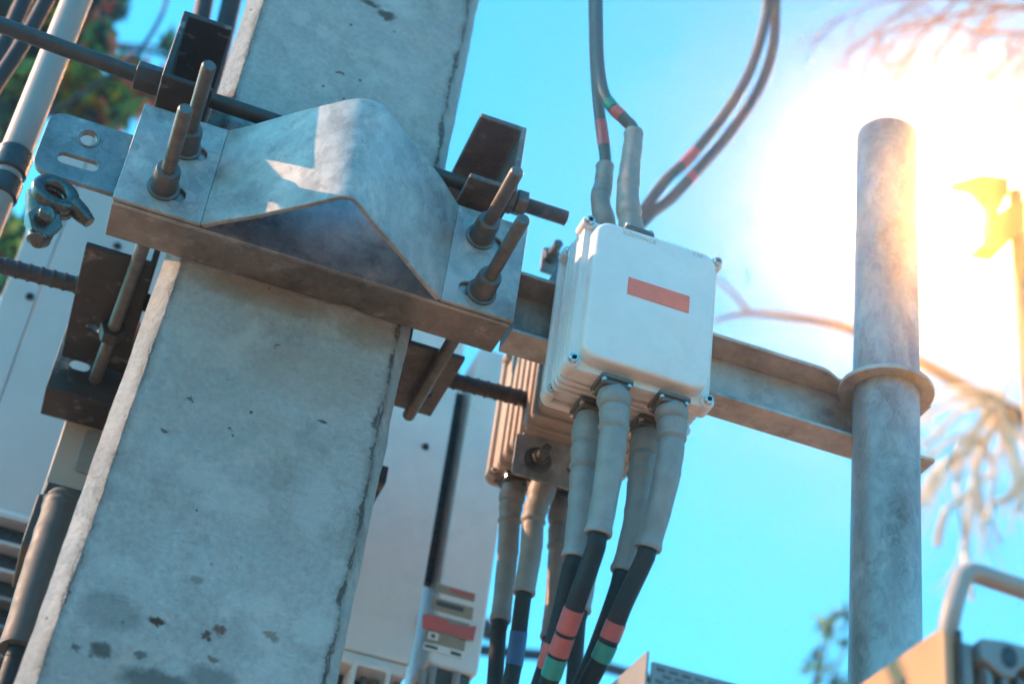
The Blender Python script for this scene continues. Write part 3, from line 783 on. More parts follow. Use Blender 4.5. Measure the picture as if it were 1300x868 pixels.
# ------------------------------------------------------------------ crossarm and steel pipe
mb = MB()
z0, z1 = 1.2655 + H, 1.3665 + H
ya, yb = 1.7035, 1.7565
x0, x1 = 0.4395, 1.069
t = 0.0055
holes = [slot(0.872, 1.293 + H, 0.036, 0.016), slot(0.52, 1.31 + H, 0.03, 0.014)]
mb.plate([(x0, z0+t), (x1, z0+t), (x1, z1-t), (x0, z1-t)], holes, 'y', yb-t, yb)
mb.prism([(x0, ya), (x0+0.02, ya), (0.62, ya), (x1, ya+0.0005), (x1, yb), (x0, yb)], 'z', z0, z0+t)
mb.prism([(x0, ya), (0.893, ya), (0.905, ya+0.003), (0.918, ya+0.010), (0.925, ya+0.014), (1.045, ya+0.014), (x1, ya+0.004), (x1, yb), (x0, yb)], 'z', z1-t, z1)
o = mb.build('crossarm', M['galv_arm'], None, P(0.5, 1.73, 1.2655), bevel=0.0011)
tag(o, 'horizontal galvanised channel crossarm from the clamp to the round steel pipe', 'crossarm')

root = thing('steel_pipe', Vector((0.965, 1.69, 0)), 'upright galvanised round steel pipe at the end of the crossarm', 'pipe')
mb = MB()
def pc(z): return Vector((0.985 + 0.0135*(z-H-1.36), 1.69, z))
mb.tube([pc(0.0), pc(1.2), pc(2.0), pc(2.5), pc(3.0), pc(H+1.8325), pc(H+1.834)], [0.0458]*5 + [0.0458, 0.0445], 56)
mb.build('pipe', M['galv_pipe'], root, sharp=50)
mb = MB()
zc = 1.3430 + H
no = 40
cc = pc(zc)
outer = [(cc.x + 0.0665*math.cos(6.283185*i/no), cc.y + 0.0655*math.sin(6.283185*i/no)) for i in range(no)]
inner = [(cc.x + 0.0462*math.cos(6.283185*i/no), cc.y + 0.0462*math.sin(6.283185*i/no)) for i in range(no)]
mb.plate(outer, [inner], 'z', zc-0.0005, zc+0.0068)
mb.build('collar', M['galv_arm'], root, bevel=0.0012)

# ------------------------------------------------------------------ amplifier boxes
def amp_box(name, X0, X1, Y0, Y1, Z0, Z1, label, cast):
    """cast housing in two halves: domed lid, rim with screw ears, ribbed body, back rim"""
    root = thing(name, Vector(((X0+X1)/2, (Y0+Y1)/2, Z0)), label, 'box', 'white cast boxes on the crossarm')
    D = Y1 - Y0
    def slab(mb, ins, y0, y1, r): mb.prism(rrect(X0+ins, Z0+ins, X1-ins, Z1-ins, r, 8), 'y', y0, y1)
    mb = MB()
    n = 8
    # lid: loops of rounded rectangles shrinking towards a soft front edge
    loops = []
    for ins, yy, r in ((0.0010, 0.0360, 0.010), (0.0010, 0.0235, 0.010), (0.0022, 0.0218, 0.010), (0.0088, 0.0212, 0.021), (0.0102, 0.0200, 0.021), (0.0112, 0.0060, 0.021), (0.0122, 0.0026, 0.021), (0.0142, 0.0008, 0.020), (0.0172, 0.0, 0.018)):
        loops.append([mb.bm.verts.new((x, Y0+yy, z)) for x, z in rrect(X0+ins, Z0+ins, X1-ins, Z1-ins, r, n)])
    k = len(loops[0])
    for i in range(len(loops)-1):
        for j in range(k):
            f = mb.bm.faces.new((loops[i][j], loops[i][(j+1) % k], loops[i+1][(j+1) % k], loops[i+1][j])); f.smooth = True
    f = mb.bm.faces.new(loops[-1]); f.smooth = True
    f = mb.bm.faces.new(loops[0][::-1])
    mb.build('lid', M['white_paint'], root, sharp=40)
    mb = MB()
    slab(mb, 0.0, Y0+0.0362, Y0+0.0460, 0.012)
    slab(mb, 0.0065, Y0+0.0462, Y1-0.0122, 0.010)
    nr = 3 if D < 0.2 else 9
    for q in range(nr):
        a = 0.0545 + q*(0.0115 if D < 0.2 else 0.031)
        slab(mb, 0.0015 if D < 0.2 else 0.0, Y0+a, Y0+a+(0.0052 if D < 0.2 else 0.014), 0.010)
    slab(mb, 0.0, Y1-0.012, Y1, 0.012)
    mb.build('body', cast, root, bevel=0.0016)
    e = 0.010
    for (sx, sz) in ((0, 0), (1, 0), (0, 1), (1, 1)):
        cx = X0 + e*0.55 if sx == 0 else X1 - e*0.55
        cz = Z0 + e*0.9 if sz == 0 else Z1 - e*0.9
        mb = MB(); mb.tube([Vector((cx, Y0+0.016, cz)), Vector((cx, Y0+0.018, cz)), Vector((cx, Y0+0.042, cz))], [0.0085, 0.0098, 0.0098], 18)
        b = mb.build('screw_ear', cast, root)
        screw(root, (cx, Y0+0.016, cz), (0, -1, 0), 0.0063, 0.0065)
        dx = -0.004 if sx == 0 else 0.004; dz = -0.004 if sz == 0 else 0.004
        mb = MB(); mb.tube([Vector((cx+dx*0.2, Y1-0.030, cz+dz*0.3)), Vector((cx+dx*0.2, Y1-0.012, cz+dz*0.3))], 0.0090, 16); mb.build('screw_ear', cast, root)
        screw(root, (cx+dx*0.2, Y1-0.030, cz+dz*0.3), (0, -1, 0), 0.0056, 0.0055)
    return root

X0, X1, Y0, Y1, Z0, Z1 = 0.487, 0.680, 1.574, 1.692, 1.158 + H, 1.397 + H
root = amp_box('amplifier_box', X0, X1, Y0, Y1, Z0, Z1, 'white cast metal box with a plain red label on its lid', M['white_cast'])
AMP = root
mb = MB()
a = at(797.5, 352, Y0); b_ = at(875.2, 386, Y0)
mb.box((0.5482, Y0-0.0010, 1.2790 + H), (0.6335, Y0-0.0001, 1.3056 + H))
mb.build('red_label', M['label_red'], root)
def lettering(parent, text, px, py, Y, size, mat, ext=0.0004, dy=0.0006, rot=(math.pi/2, 0, 0), name='embossed_lettering'):
    cu = bpy.data.curves.new(name, 'FONT'); cu.body = text; cu.size = size; cu.extrude = ext
    o = bpy.data.objects.new(name, cu); COL.objects.link(o); cu.materials.append(mat)
    q = at(px, py, Y); o.rotation_euler = rot
    bpy.context.view_layer.update()
    me = bpy.data.meshes.new_from_object(o.evaluated_get(bpy.context.evaluated_depsgraph_get())); me.materials.clear(); me.materials.append(mat)
    bpy.data.objects.remove(o)
    o = bpy.data.objects.new(name, me); COL.objects.link(o); o.rotation_euler = rot
    o.location = q + Vector((0, -dy, 0)) - parent.location; o.parent = parent
    return o
lettering(root, 'XOIMANCE', 790, 296.5, Y0, 0.0092, M['emboss'], 0.0007, 0.0)
lettering(root, 'CXE', 879, 323.5, Y0, 0.0080, M['emboss'], 0.0007, 0.0)

bx0, bx1, by0, by1, bz0, bz1 = 0.552, 0.742, 1.795, 2.166, 1.310 + H, 1.548 + H
AMP2 = amp_box('amplifier_box', bx0, bx1, by0, by1, bz0, bz1, 'warm ribbed cast box half hidden behind the crossarm and the labelled box', M['cast_tan_shade'])  # same white casting, its shade put into the darker tan

# bracket that carries both boxes round the crossarm
root = thing('box_bracket', P(0.56, 1.85, 1.3), 'galvanised mounting bracket with bolted tabs between the two cast boxes', 'bracket')
mb = MB()
px0, px1 = 0.546, 0.628
mb.plate(rrect(px0, 1.236 + H, px1+0.06, 1.305 + H, 0.006) , [circle(0.583, 1.268 + H, 0.007, 18), slot(0.640, 1.268 + H, 0.024, 0.014)], 'y', 1.992, 1.997)
mb.box((px0+0.01, 1.992, 1.3052 + H), (px1+0.05, 1.997, 1.3095 + H))
mb.build('rear_plate', M['galv'], root, bevel=0.0015)
mb = MB(); mb.prism(rrect(0.545, 1.610 + H, 0.575, 1.658 + H, 0.005), 'y', 1.990, 1.9965); mb.build('top_tab', M['galv_dull'], root, bevel=0.0012)
mb = MB()
c = P(0.583, 1.992, 1.268)
mb.tube([c + Vector((0, -0.0005, 0)), c + Vector((0, -0.003, 0))], 0.021, 24)
hexnut(mb, c + Vector((0, -0.003, 0)), (0, -1, 0), 0.0125, 0.011, ang=0.2)
mb.tube([c + Vector((0, -0.012, 0)), c + Vector((0, -0.040, 0)), c + Vector((0, -0.042, 0))], [0.0075, 0.0075, 0.006], 14)
mb.build('bolt', M['zinc'], root, bevel=0.0008)
mb = MB()
c = P(0.558, 1.990, 1.640)
hexnut(mb, c, (0, -1, 0), 0.013, 0.011); mb.tube([c + Vector((0, -0.01, 0)), c + Vector((0, -0.04, 0))], 0.0075, 14)
mb.build('bolt', M['zinc'], root, bevel=0.0008)
for xx in (0.506, 0.660):
    mb = MB(); mb.prism([(1.650, 1.388 + H), (1.700, 1.440 + H), (1.850, 1.440 + H), (1.850, 1.380 + H), (1.700, 1.378 + H)], 'x', xx, xx+0.005)
    mb.prism([(1.6935, 1.378 + H), (1.7005, 1.378 + H), (1.7005, 1.270 + H), (1.6935, 1.270 + H)], 'x', xx, xx+0.02)
    mb.build('side_strap', M['galv_dull'], root, bevel=0.001)

# ------------------------------------------------------------------ jumper cables with grey sleeves
def ring_profile(n, r0, r1, bulges, seed):
    rnd = random.Random(seed)
    o = []
    for i in range(n+1):
        t = i/n
        r = r0 + (r1-r0)*t
        for (tb, w, a) in bulges:
            r += a*math.exp(-((t-tb)/w)**2)
        o.append(r + 0.00025*math.sin(t*37 + seed))
    return o
def jumper(name, pts_boot, pts_cable, r0, r1, rc, bulges, label, group, bands=(), boot='boot', plate=None, cab='cable', seed=1):
    """one lead: cable (top-level Empty's part), shrink sleeve, gland plate and colour bands"""
    root = thing(name, Vector(pts_boot[0]), label, 'cable', group)
    full = spline(list(pts_boot) + list(pts_cable), 24)
    nb = (len(pts_boot)-1)*24
    mb = MB(); mb.tube(full[max(0, nb-16):], rc, 20); mb.build('cable', M[cab], root)
    mb = MB()
    bp = full[:nb+1]
    rr = ring_profile(nb, r0, r1, bulges, seed)
    # rolled end of the sleeve, open towards the cable
    mb.tube(bp + [bp[-1], bp[-1] - (bp[-1]-bp[-2]).normalized()*0.006], rr + [rc*1.08, rc*1.05], 26)
    mb.build('sleeve', M[boot], root, sharp=50)
    if plate:
        c = Vector(pts_boot[0]); sgn = plate
        mb = MB(); zz = (c.z - 0.0065, c.z - 0.0005) if sgn < 0 else (c.z + 0.0005, c.z + 0.0065)
        mb.prism(rrect(c.x-0.0215, c.y-0.0215, c.x+0.0215, c.y+0.0215, 0.004, 4), 'z', zz[0], zz[1])
        mb.prism(rrect(c.x-0.0180, c.y-0.0180, c.x+0.0180, c.y+0.0180, 0.004, 4), 'z', zz[0]-0.007 if sgn < 0 else zz[1], zz[0] if sgn < 0 else zz[1]+0.004)
        gp = mb.build('gland_plate', M['zinc'], root, bevel=0.0012)
        for sx in (-1, 1):
            for sy in (-1, 1):
                k = MB(); q = Vector((c.x+sx*0.0165, c.y+sy*0.0165, zz[0] if sgn < 0 else zz[1]))
                k.tube([q, q + Vector((0, 0, 0.004*sgn)), q + Vector((0, 0, 0.0045*sgn))], [0.0036, 0.0036, 0.0025], 10); k.build('screw', M['chrome'], root)
    # colour bands by distance along the cable
    for (ti, tj, mt) in bands:
        seg_ = full[nb:]
        a = int(ti*(len(seg_)-1)); b = max(a+2, int(tj*(len(seg_)-1)))
        mb = MB(); mb.tube(seg_[a:b+1], rc*1.075, 20); mb.build('tape_band', M[mt], root)
    return root
GB = 'sleeved leads under the labelled box'
bl = ((0.06, 0.05, -0.0022), (0.20, 0.060, 0.0030), (0.268, 0.010, -0.0024), (0.30, 0.03, 0.0012), (0.405, 0.012, 0.0020), (0.435, 0.009, -0.0018), (0.62, 0.02, 0.0007), (0.975, 0.025, 0.0018))
zc = Z0
jumper('jumper_cable', [Vector((0.551, 1.602, zc)), at(780, 530, 1.602), at(773, 600, 1.606), at(759, 679, 1.615)],
       [at(754, 702, 1.622), at(734, 758, 1.648), at(714, 815, 1.69), at(696, 868, 1.73), at(670, 950, 1.80)], 0.0195, 0.0152, 0.0117, bl,
       'front left sleeved lead under the labelled box with two red bands then green', GB, ((0.456, 0.556, 'tape_red'), (0.570, 0.664, 'tape_red'), (0.678, 0.770, 'tape_green')), plate=-1, seed=1)
jumper('jumper_cable', [Vector((0.628, 1.602, zc)), at(853, 545, 1.602), at(845, 610, 1.608), at(822, 697, 1.630)],
       [at(817, 712, 1.635), at(792, 765, 1.66), at(779, 798, 1.68), at(766, 829, 1.70), at(746, 868, 1.73), at(700, 960, 1.80)], 0.0192, 0.0150, 0.0117, bl,
       'rightmost sleeved lead under the labelled box, bent, with red and green bands', GB, ((0.455, 0.570, 'tape_red'), (0.610, 0.715, 'tape_green')), plate=-1, seed=2)
jumper('jumper_cable', [Vector((0.547, 1.664, zc)), at(742, 580, 1.666), at(737, 640, 1.668), at(729, 709, 1.672)],
       [at(724, 724, 1.676), at(711, 783, 1.70), at(699, 828, 1.72), at(686, 868, 1.75), at(660, 950, 1.80)], 0.0180, 0.0140, 0.0112, bl,
       'rear left sleeved lead of the labelled box with only a red band', GB, ((0.555, 0.70, 'tape_red'),), plate=-1, seed=3)
jumper('jumper_cable', [Vector((0.627, 1.664, zc)), at(815, 590, 1.666), at(807, 660, 1.672), at(790, 727, 1.680)],
       [at(784, 750, 1.686), at(769, 793, 1.71), at(752, 838, 1.74), at(738, 868, 1.76), at(705, 950, 1.82)], 0.0180, 0.0140, 0.0112, bl,
       'rear right sleeved lead of the labelled box, dark below and without bands', GB, (), plate=-1, seed=4)
GR = 'sleeved leads under the rear cast box'
z2 = bz0
def cz2(px, py): return atz(px, py, z2)
jumper('jumper_cable', [cz2(653, 608), at(648, 650, 2.13), at(644, 710, 2.13), at(635, 789, 2.125)], [at(633, 800, 2.13), at(628, 868, 2.15), at(622, 940, 2.17)], 0.0185, 0.0142, 0.0118, bl,
       'leftmost sleeved lead under the rear cast box', GR, (), plate=-1, cab='cable', seed=5)
jumper('jumper_cable', [Vector((0.624, 2.052, z2)), at(679, 650, 2.055), at(674, 700, 2.055), at(665, 754, 2.055)], [at(662, 775, 2.06), at(655, 830, 2.08), at(648, 868, 2.09), at(640, 930, 2.1)], 0.0185, 0.0150, 0.0118, bl,
       'sleeved lead with a blue band under the rear cast box', GR, ((0.38, 0.60, 'tape_blue'),), plate=-1, seed=6)
jumper('jumper_cable', [cz2(714, 627), at(710, 680, 2.13), at(706, 750, 2.13), at(698, 811, 2.13)], [at(696, 825, 2.13), at(692, 868, 2.15), at(688, 940, 2.17)], 0.0180, 0.0138, 0.0115, bl,
       'sleeved lead of the rear cast box seen between the darker front leads', GR, (), plate=-1, seed=7)
jumper('jumper_cable', [Vector((0.694, 2.052, z2)), at(750, 660, 2.055), at(746, 720, 2.055), at(737, 776, 2.055)], [at(734, 790, 2.06), at(728, 868, 2.08), at(722, 940, 2.1)], 0.0175, 0.0138, 0.0112, bl,
       'sleeved lead of the rear cast box mostly hidden behind the front left lead', GR, (), plate=-1, seed=8)
# leads on top of the labelled box
GT = 'sleeved leads on top of the labelled box'
bt = ((0.20, 0.012, -0.0016), (0.25, 0.04, 0.0014), (0.46, 0.010, -0.0014), (0.52, 0.05, 0.0010), (0.72, 0.010, -0.0012), (0.97, 0.02, 0.0010))
jumper('jumper_cable', [Vector((0.563, 1.610, Z1)), at(797, 255, 1.610), at(800, 212, 1.610), at(804, 168, 1.610)],
       [at(793, 152, 1.612), at(779, 138, 1.615), at(766, 118, 1.620), at(760, 80, 1.63), at(758.5, 30, 1.64), at(757.5, -60, 1.66)], 0.0170, 0.0128, 0.0085, bt,
       'lead on top of the labelled box with a bent sleeve, red and green bands', GT, ((0.22, 0.32, 'tape_red'), (0.345, 0.43, 'tape_green')), plate=1, cab='cable_grey', seed=9)
jumper('jumper_cable', [Vector((0.561, 1.664, Z1)), at(763, 262, 1.664), at(766, 235, 1.664), at(768, 210, 1.664)],
       [at(768, 195, 1.664), at(764, 165, 1.664), at(759, 125, 1.664), at(755, 60, 1.670), at(752.5, -60, 1.69)], 0.0145, 0.0122, 0.0082, bt,
       'left hand straight lead on the labelled box with a red band', GT, ((0.27, 0.46, 'tape_red'),), plate=1, cab='cable_grey', seed=10)
GL = 'grey cables looping up from behind the labelled box'
def loop_cable(pts, label, band):
    root = thing('loop_cable', pts[0], label, 'cable', GL)
    s = spline(pts, 12)
    mb = MB(); mb.tube(s, 0.0098, 18); mb.build('cable', M['cable_grey'], root)
    a, b = band
    mb = MB(); mb.tube(s[a:b], 0.0104, 18); mb.build('tape_band', M['tape_red'], root)
YL = 2.06
loop_cable([Vector((0.668, 2.06, bz1)), at(800, 310, YL), at(822, 276, YL), at(853, 251, YL), at(894, 207, YL), at(929, 166, YL), at(963, 114, YL), at(981, 62, YL), at(985, 0, YL), at(984, -80, YL)],
           'outer grey cable looping up to the right of the labelled box', (42, 45))
loop_cable([Vector((0.628, 2.06, bz1)), at(792, 312, YL), at(814, 272, YL), at(846, 228, YL), at(873, 203, YL), at(915, 152, YL), at(949, 97, YL), at(968, 41, YL), at(974, 0, YL), at(974, -80, YL)],
           'inner grey cable looping up to the right of the labelled box', (45, 52))

# fat dark lead low at left
jumper('jumper_cable', [at(82, 634, 2.23), at(73, 660, 2.22), at(50, 730, 2.19), at(22, 825, 2.16)], [at(18, 836, 2.16), at(8, 868, 2.15), at(-10, 930, 2.14)], 0.0270, 0.0245, 0.0130,
       ((0.10, 0.05, 0.002), (0.22, 0.03, 0.0018), (0.45, 0.02, 0.001), (0.97, 0.03, 0.001)), 'thick dark sleeved lead running down beside the pole at lower left', None, (), boot='boot_dark', seed=11)

# ------------------------------------------------------------------ radio with bail handle, lower right
ry = 1.20
a = at(1200, 790, ry)
rx0, rz1 = a.x, a.z
rz0 = rz1 - 0.34
root = thing('radio_unit', Vector((rx0+0.12, ry+0.08, rz0)), 'beige sided radio unit with a finned front and a bail handle', 'radio unit')
mb = MB()
mb.prism(rrect(ry+0.004, rz0, ry+0.172, rz1, 0.010, 4), 'x', rx0, rx0+0.012)
mb.box((rx0+0.0122, ry+0.03, rz0+0.004), (rx0+0.26, ry+0.168, rz1-0.006))
mb.build('housing', M['beige'], root, bevel=0.003)
mb = MB()
mb.box((rx0+0.013, ry+0.004, rz0), (rx0+0.030, ry+0.0295, rz1-0.012)); mb.box((rx0+0.030, ry+0.020, rz0), (rx0+0.26, ry+0.0295, rz1-0.03))
for i in range(13):
    xx = rx0 + 0.040 + i*0.0165
    mb.prism([(ry-0.004, rz0), (ry+0.0200, rz0), (ry+0.0200, rz1-0.030), (ry+0.004, rz1-0.030), (ry-0.004, rz1-0.042)], 'x', xx, xx+0.0055)
mb.build('heatsink', M['grey_fin'], root, bevel=0.0012)
mb = MB()
mb.box((rx0+0.0125, ry-0.001, rz0), (rx0+0.0165, ry+0.0035, rz1-0.004)); mb.build('gasket', M['tape_black'], root)
mb = MB()
# sloping fin shroud with a dark notch
mb.prism([(rx0+0.034, rz1-0.028), (rx0+0.034, rz1-0.008), (rx0+0.06, rz1-0.004), (rx0+0.26, rz1-0.004), (rx0+0.26, rz1-0.026), (rx0+0.075, rz1-0.026), (rx0+0.066, rz1-0.040), (rx0+0.054, rz1-0.040)], 'y', ry-0.006, ry+0.019)
mb.build('fin_shroud', M['grey_fin'], root, bevel=0.002)
mb = MB(); q = P(0, 0, 0); mb.prism(circle(rx0+0.062, rz1-0.020, 0.008, 16, 0.011), 'y', ry-0.0075, ry-0.0063); mb.build('vent_hole', M['tape_black'], root)
mb = MB()
hp = spline([Vector((rx0+0.010, ry+0.02, rz1-0.02)), at(1208, 776, ry+0.005), at(1217, 745, ry+0.005), at(1223, 731, ry+0.005), at(1236, 727, ry+0.005), at(1262, 735, ry+0.005), at(1300, 748, ry+0.005), at(1350, 765, ry+0.005), at(1372, 776, ry+0.005), at(1385, 800, ry+0.005), at(1386, 830, ry+0.01)], 8)
mb.tube(hp, 0.0098, 18); mb.build('handle', M['handle_grey'], root)
o = lettering(root, '51', 1150, 893, 1.25, 0.034, M['ink'], 0.0003)
q = at(1152, 866, 1.28); o.location = Vector((rx0 - 0.0009, 1.30, at(1152, 908, 1.30).z)) - root.location
o.rotation_euler = (math.pi/2, 0, -math.pi/2); o.name = 'side_marking'

# unit with perforated front, bottom centre
wy = 1.50
a = at(825, 826, wy); b_ = at(829, 838, wy)
root = thing('radio_unit', Vector((a.x+0.08, wy+0.1, a.z-0.3)), 'grey unit with a raised side plate and dashed vent pattern at bottom', 'radio unit')
mb = MB(); mb.box((a.x-0.0035, wy, a.z-0.30), (a.x, wy+0.26, a.z)); mb.build('side_plate', M['plate_shaded'], root, bevel=0.0012)
mb = MB(); mb.box((b_.x, wy+0.001, b_.z-0.28), (b_.x+0.20, wy+0.006, b_.z)); mb.box((b_.x+0.001, wy+0.0062, b_.z-0.28), (b_.x+0.20, wy+0.20, b_.z-0.02)); mb.build('front_panel', M['grey_fin'], root, bevel=0.001)
mb = MB()
for r in range(14):
    for c_ in range(13):
        xx = b_.x + 0.005 + c_*0.0148 + (0.0074 if r % 2 else 0)
        zz = b_.z - 0.0085 - r*0.0068
        mb.box((xx, wy-0.0006, zz), (xx+0.0095, wy+0.0006, zz+0.0028))
o = mb.build('vent_pattern', M['dark_fin'], root)

# ------------------------------------------------------------------ background
def limb(mb, p, d, ln, r, depth, rnd, droop=0.0, kids=3, spread=0.7):
    pts = [p]; q = p.copy(); dd = d.normalized(); k = 5
    for i in range(k):
        dd = (dd + Vector((rnd.uniform(-1, 1), rnd.uniform(-1, 1), rnd.uniform(-1, 1)))*0.16 + Vector((0, 0, -droop))).normalized()
        q = q + dd*(ln/k); pts.append(q.copy())
    rr = [r*(1 - 0.55*i/k) for i in range(k+1)]
    mb.tube(pts, rr, 7 if r > 0.01 else 5)
    if depth > 0:
        for c_ in range(kids):
            i = rnd.randint(2, k)
            nd = (dd + Vector((rnd.uniform(-1, 1), rnd.uniform(-0.6, 0.6), rnd.uniform(-1, 1)))*spread).normalized()
            limb(mb, pts[i], nd, ln*rnd.uniform(0.5, 0.75), rr[i]*0.66, depth-1, rnd, droop, kids, spread)

# bare tree at upper right: trunk outside the frame, boughs reaching in
rnd = random.Random(3)
yt = 3.4
tb = at(1450, 90, yt)
root = thing('bare_tree', Vector((tb.x, yt, 0)), 'leafless tree with fine twigs in the glare at upper right', 'tree')
mb = MB(); tr = [Vector((tb.x, yt, 0)), Vector((tb.x-.03, yt, 2.0)), Vector((tb.x+.02, yt, 4.0)), tb, at(1440, 40, yt)]
mb.tube(spline(tr, 5), [0.10 - 0.003*i for i in range(21)], 12); mb.build('trunk', M['bark'], root)
mb = MB()
for (s, e, r, ln) in (((1445, 60), (1230, 40), 0.016, 0.5), ((1440, 45), (1150, -12), 0.015, 0.5), ((1320, 5), (1110, 45), 0.012, 0.45), ((1250, -8), (1190, 70), 0.010, 0.4), ((1440, 80), (1290, 125), 0.012, 0.35), ((1190, -8), (1070, 70), 0.009, 0.4), ((1215, 0), (1140, 85), 0.009, 0.4), ((1340, 20), (1255, 100), 0.009, 0.4), ((1160, -5), (1050, 30), 0.007, 0.35)):
    a = at(s[0], s[1], yt); b_ = at(e[0], e[1], yt + rnd.uniform(-.25, .25))
    mb.tube([a, a.lerp(b_, 0.5) + Vector((0, 0, 0.025)), b_], [r*0.8, r*0.55, r*0.35], 8)
    for k_ in range(4):
        t_ = rnd.uniform(0.45, 1.0); p = a.lerp(b_, t_)
        d = ((b_-a).normalized()*0.7 + Vector((rnd.uniform(-.5, .2), 0, rnd.uniform(-1.3, -0.1)))).normalized()
        limb(mb, p, d, ln*0.36, r*0.34, 2, rnd, 0.03, 4, 0.7)
mb.build('crown', M['bark_dark'], root)

# leaning bough across the back with pale sunlit twigs
rnd = random.Random(11)
yt = 4.6
root = thing('bare_tree', at(1500, 640, yt) * 1.0, 'leafless tree whose bough passes behind the crossarm into pale tangled twigs', 'tree')
root.location.z = 0
bpy.context.view_layer.update()
mb = MB(); base = at(1560, 700, yt); mb.tube([Vector((base.x, base.y, 0)), Vector((base.x, base.y, 1.5)), base], [0.11, 0.095, 0.075], 12); mb.build('trunk', M['bark'], root)
mb = MB()
main = spline([base, at(1440, 600, yt), at(1330, 548, yt), at(1250, 505, yt), at(1180, 466, yt), at(1080, 418, yt), at(1000, 402, yt), at(945, 398, yt), at(905, 408, yt)], 5)
mb.tube(main, [0.042*(1 - 0.84*i/(len(main)-1)) for i in range(len(main))], 9)
mb.tube(spline([at(952, 398, yt), at(930, 372, yt), at(905, 352, yt), at(880, 345, yt)], 4), [0.0105 - 0.0005*i for i in range(13)], 7)
mb.build('bough', M['bark'], root)
mb = MB()
hub = at(1262, 512, yt)
for (e, r) in (((1180, 560), .018), ((1205, 600), .020), ((1225, 690), .026), ((1170, 640), .016), ((1290, 620), .020), ((1320, 590), .020), ((1190, 520), .018), ((1150, 505), .014), ((1275, 560), .03), ((1330, 470), .014), ((1240, 640), .016), ((1340, 690), .02), ((1300, 660), .016)):
    b_ = at(e[0], e[1], yt + rnd.uniform(-.3, .3)); a = hub + Vector((rnd.uniform(-.04, .06), 0, rnd.uniform(-.04, .06)))
    midp = a.lerp(b_, 0.5) + Vector((rnd.uniform(-.06, .06), 0, rnd.uniform(0, .07)))
    mb.tube(spline([a, midp, b_], 4), [0.74*r*(1 - 0.06*i) for i in range(9)], 7)
    for k_ in range(3):
        limb(mb, a.lerp(b_, rnd.uniform(0.5, 1.0)), ((b_-a).normalized() + Vector((rnd.uniform(-.6, .6), 0, rnd.uniform(-.6, .2)))).normalized(), 0.2, r*0.37, 1, rnd, 0.06, 2, 0.8)
for arc in ([(1160, 650), (1184, 604), (1212, 578), (1240, 566), (1262, 540)], [(1262, 520), (1228, 560), (1214, 610), (1222, 660), (1226, 700)], [(1262, 520), (1300, 560), (1312, 610), (1290, 650)],
            [(1175, 585), (1205, 560), (1238, 548), (1262, 530)], [(1240, 550), (1262, 600), (1256, 650), (1270, 690)], [(1190, 690), (1200, 650), (1230, 625), (1258, 600)], [(1262, 520), (1240, 505), (1205, 503), (1170, 512)],
            [(1225, 690), (1228, 730), (1234, 762)], [(1300, 600), (1282, 630), (1262, 640), (1245, 670)], [(1330, 560), (1300, 520), (1262, 512), (1225, 520)]):
    pp = [at(x, y, yt + rnd.uniform(-.15, .15)) for x, y in arc]; r = rnd.uniform(.011, .018)
    q = spline(pp, 5); mb.tube(q, [r*(1 - 0.4*i/len(q)) for i in range(len(q))], 7)
mb.build('twigs', M['bark_sunlit'], root)

# leafy tree at upper left
def leaf(mb, p, s, rnd, mi):
    a = Vector((rnd.gauss(0, 1), rnd.gauss(0, 1), rnd.gauss(0, 1))).normalized(); b = a.orthogonal().normalized()
    c_ = a.cross(b)
    q = [p - a*s, p + b*s*0.42 + c_*s*0.08, p + a*s, p - b*s*0.42 + c_*s*0.08]
    mb.add(q, [(0, 1, 2, 3)], mi, False)
def leafy(name, trunk, blobs, label, seed, size=0.06):
    rnd = random.Random(seed)
    root = thing(name, trunk[0], label, 'tree')
    mb = MB(); sp_ = spline(trunk, 5); mb.tube(sp_, [0.11*(1 - 0.7*i/(len(sp_)-1)) for i in range(len(sp_))], 10)
    for bl_ in blobs:
        mb.tube([sp_[-1].lerp(sp_[-4], 0.3), sp_[-1].lerp(bl_[0], 0.6) + Vector((0, 0, 0.02)), bl_[0]], [0.02, 0.008, 0.003], 6)
    mb.build('trunk', M['bark'], root)
    mb = MB()
    for (c_, rad, n, ws) in blobs:
        for i in range(n):
            d = Vector((rnd.gauss(0, 1), rnd.gauss(0, 1), rnd.gauss(0, 1))).normalized()*rad*(rnd.random()**0.5)
            mb_i = rnd.choices((0, 1, 2, 3), ws)[0]
            leaf(mb, c_ + d, size*rnd.uniform(0.6, 1.25), rnd, mb_i)
    mb.build('crown', [M['leaf_green'], M['leaf_dark'], M['leaf_yellow'], M['leaf_red']], root)
yt = 3.7
leafy('leafy_tree', [Vector((-1.05, 3.9, 0)), Vector((-1.05, 3.9, 2.0)), Vector((-1.0, 3.85, 3.2)), at(-60, 60, 3.8)],
      [(at(20, 10, yt), 0.197, 1700, (2, 7, 0.3, 0.1)), (at(25, 70, yt+.3), 0.157, 1100, (2, 7, 0.4, 0.3)), (at(-10, 120, yt), 0.144, 420, (4, 4, 1, 0.4)),
       (at(125, -5, yt), 0.066, 190, (4, 6, 0.5, 1)), (at(122, 50, yt), 0.056, 110, (5, 4, 1, 1)), (at(100, 85, yt), 0.066, 150, (6, 3, 2, 1)), (at(95, 122, yt), 0.085, 300, (7, 2, 4, 0.5)), (at(140, 135, yt), 0.066, 190, (6, 2, 4, 2)),
       (at(165, 105, yt), 0.066, 190, (1.5, 1, 1.5, 8)), (at(192, 122, yt), 0.052, 130, (1.5, 1, 1, 8)), (at(210, 60, yt), 0.033, 10, (4, 4, 0, 0)), (at(8, 312, yt), 0.105, 160, (6, 3, 4, 1)), (at(0, 345, yt), 0.085, 110, (6, 3, 2, 1)), (at(150, 8, yt), 0.039, 18, (4, 5, 0, 0))],
      'leafy tree with green, yellow and reddish leaves behind the conduit', 5, 0.050)
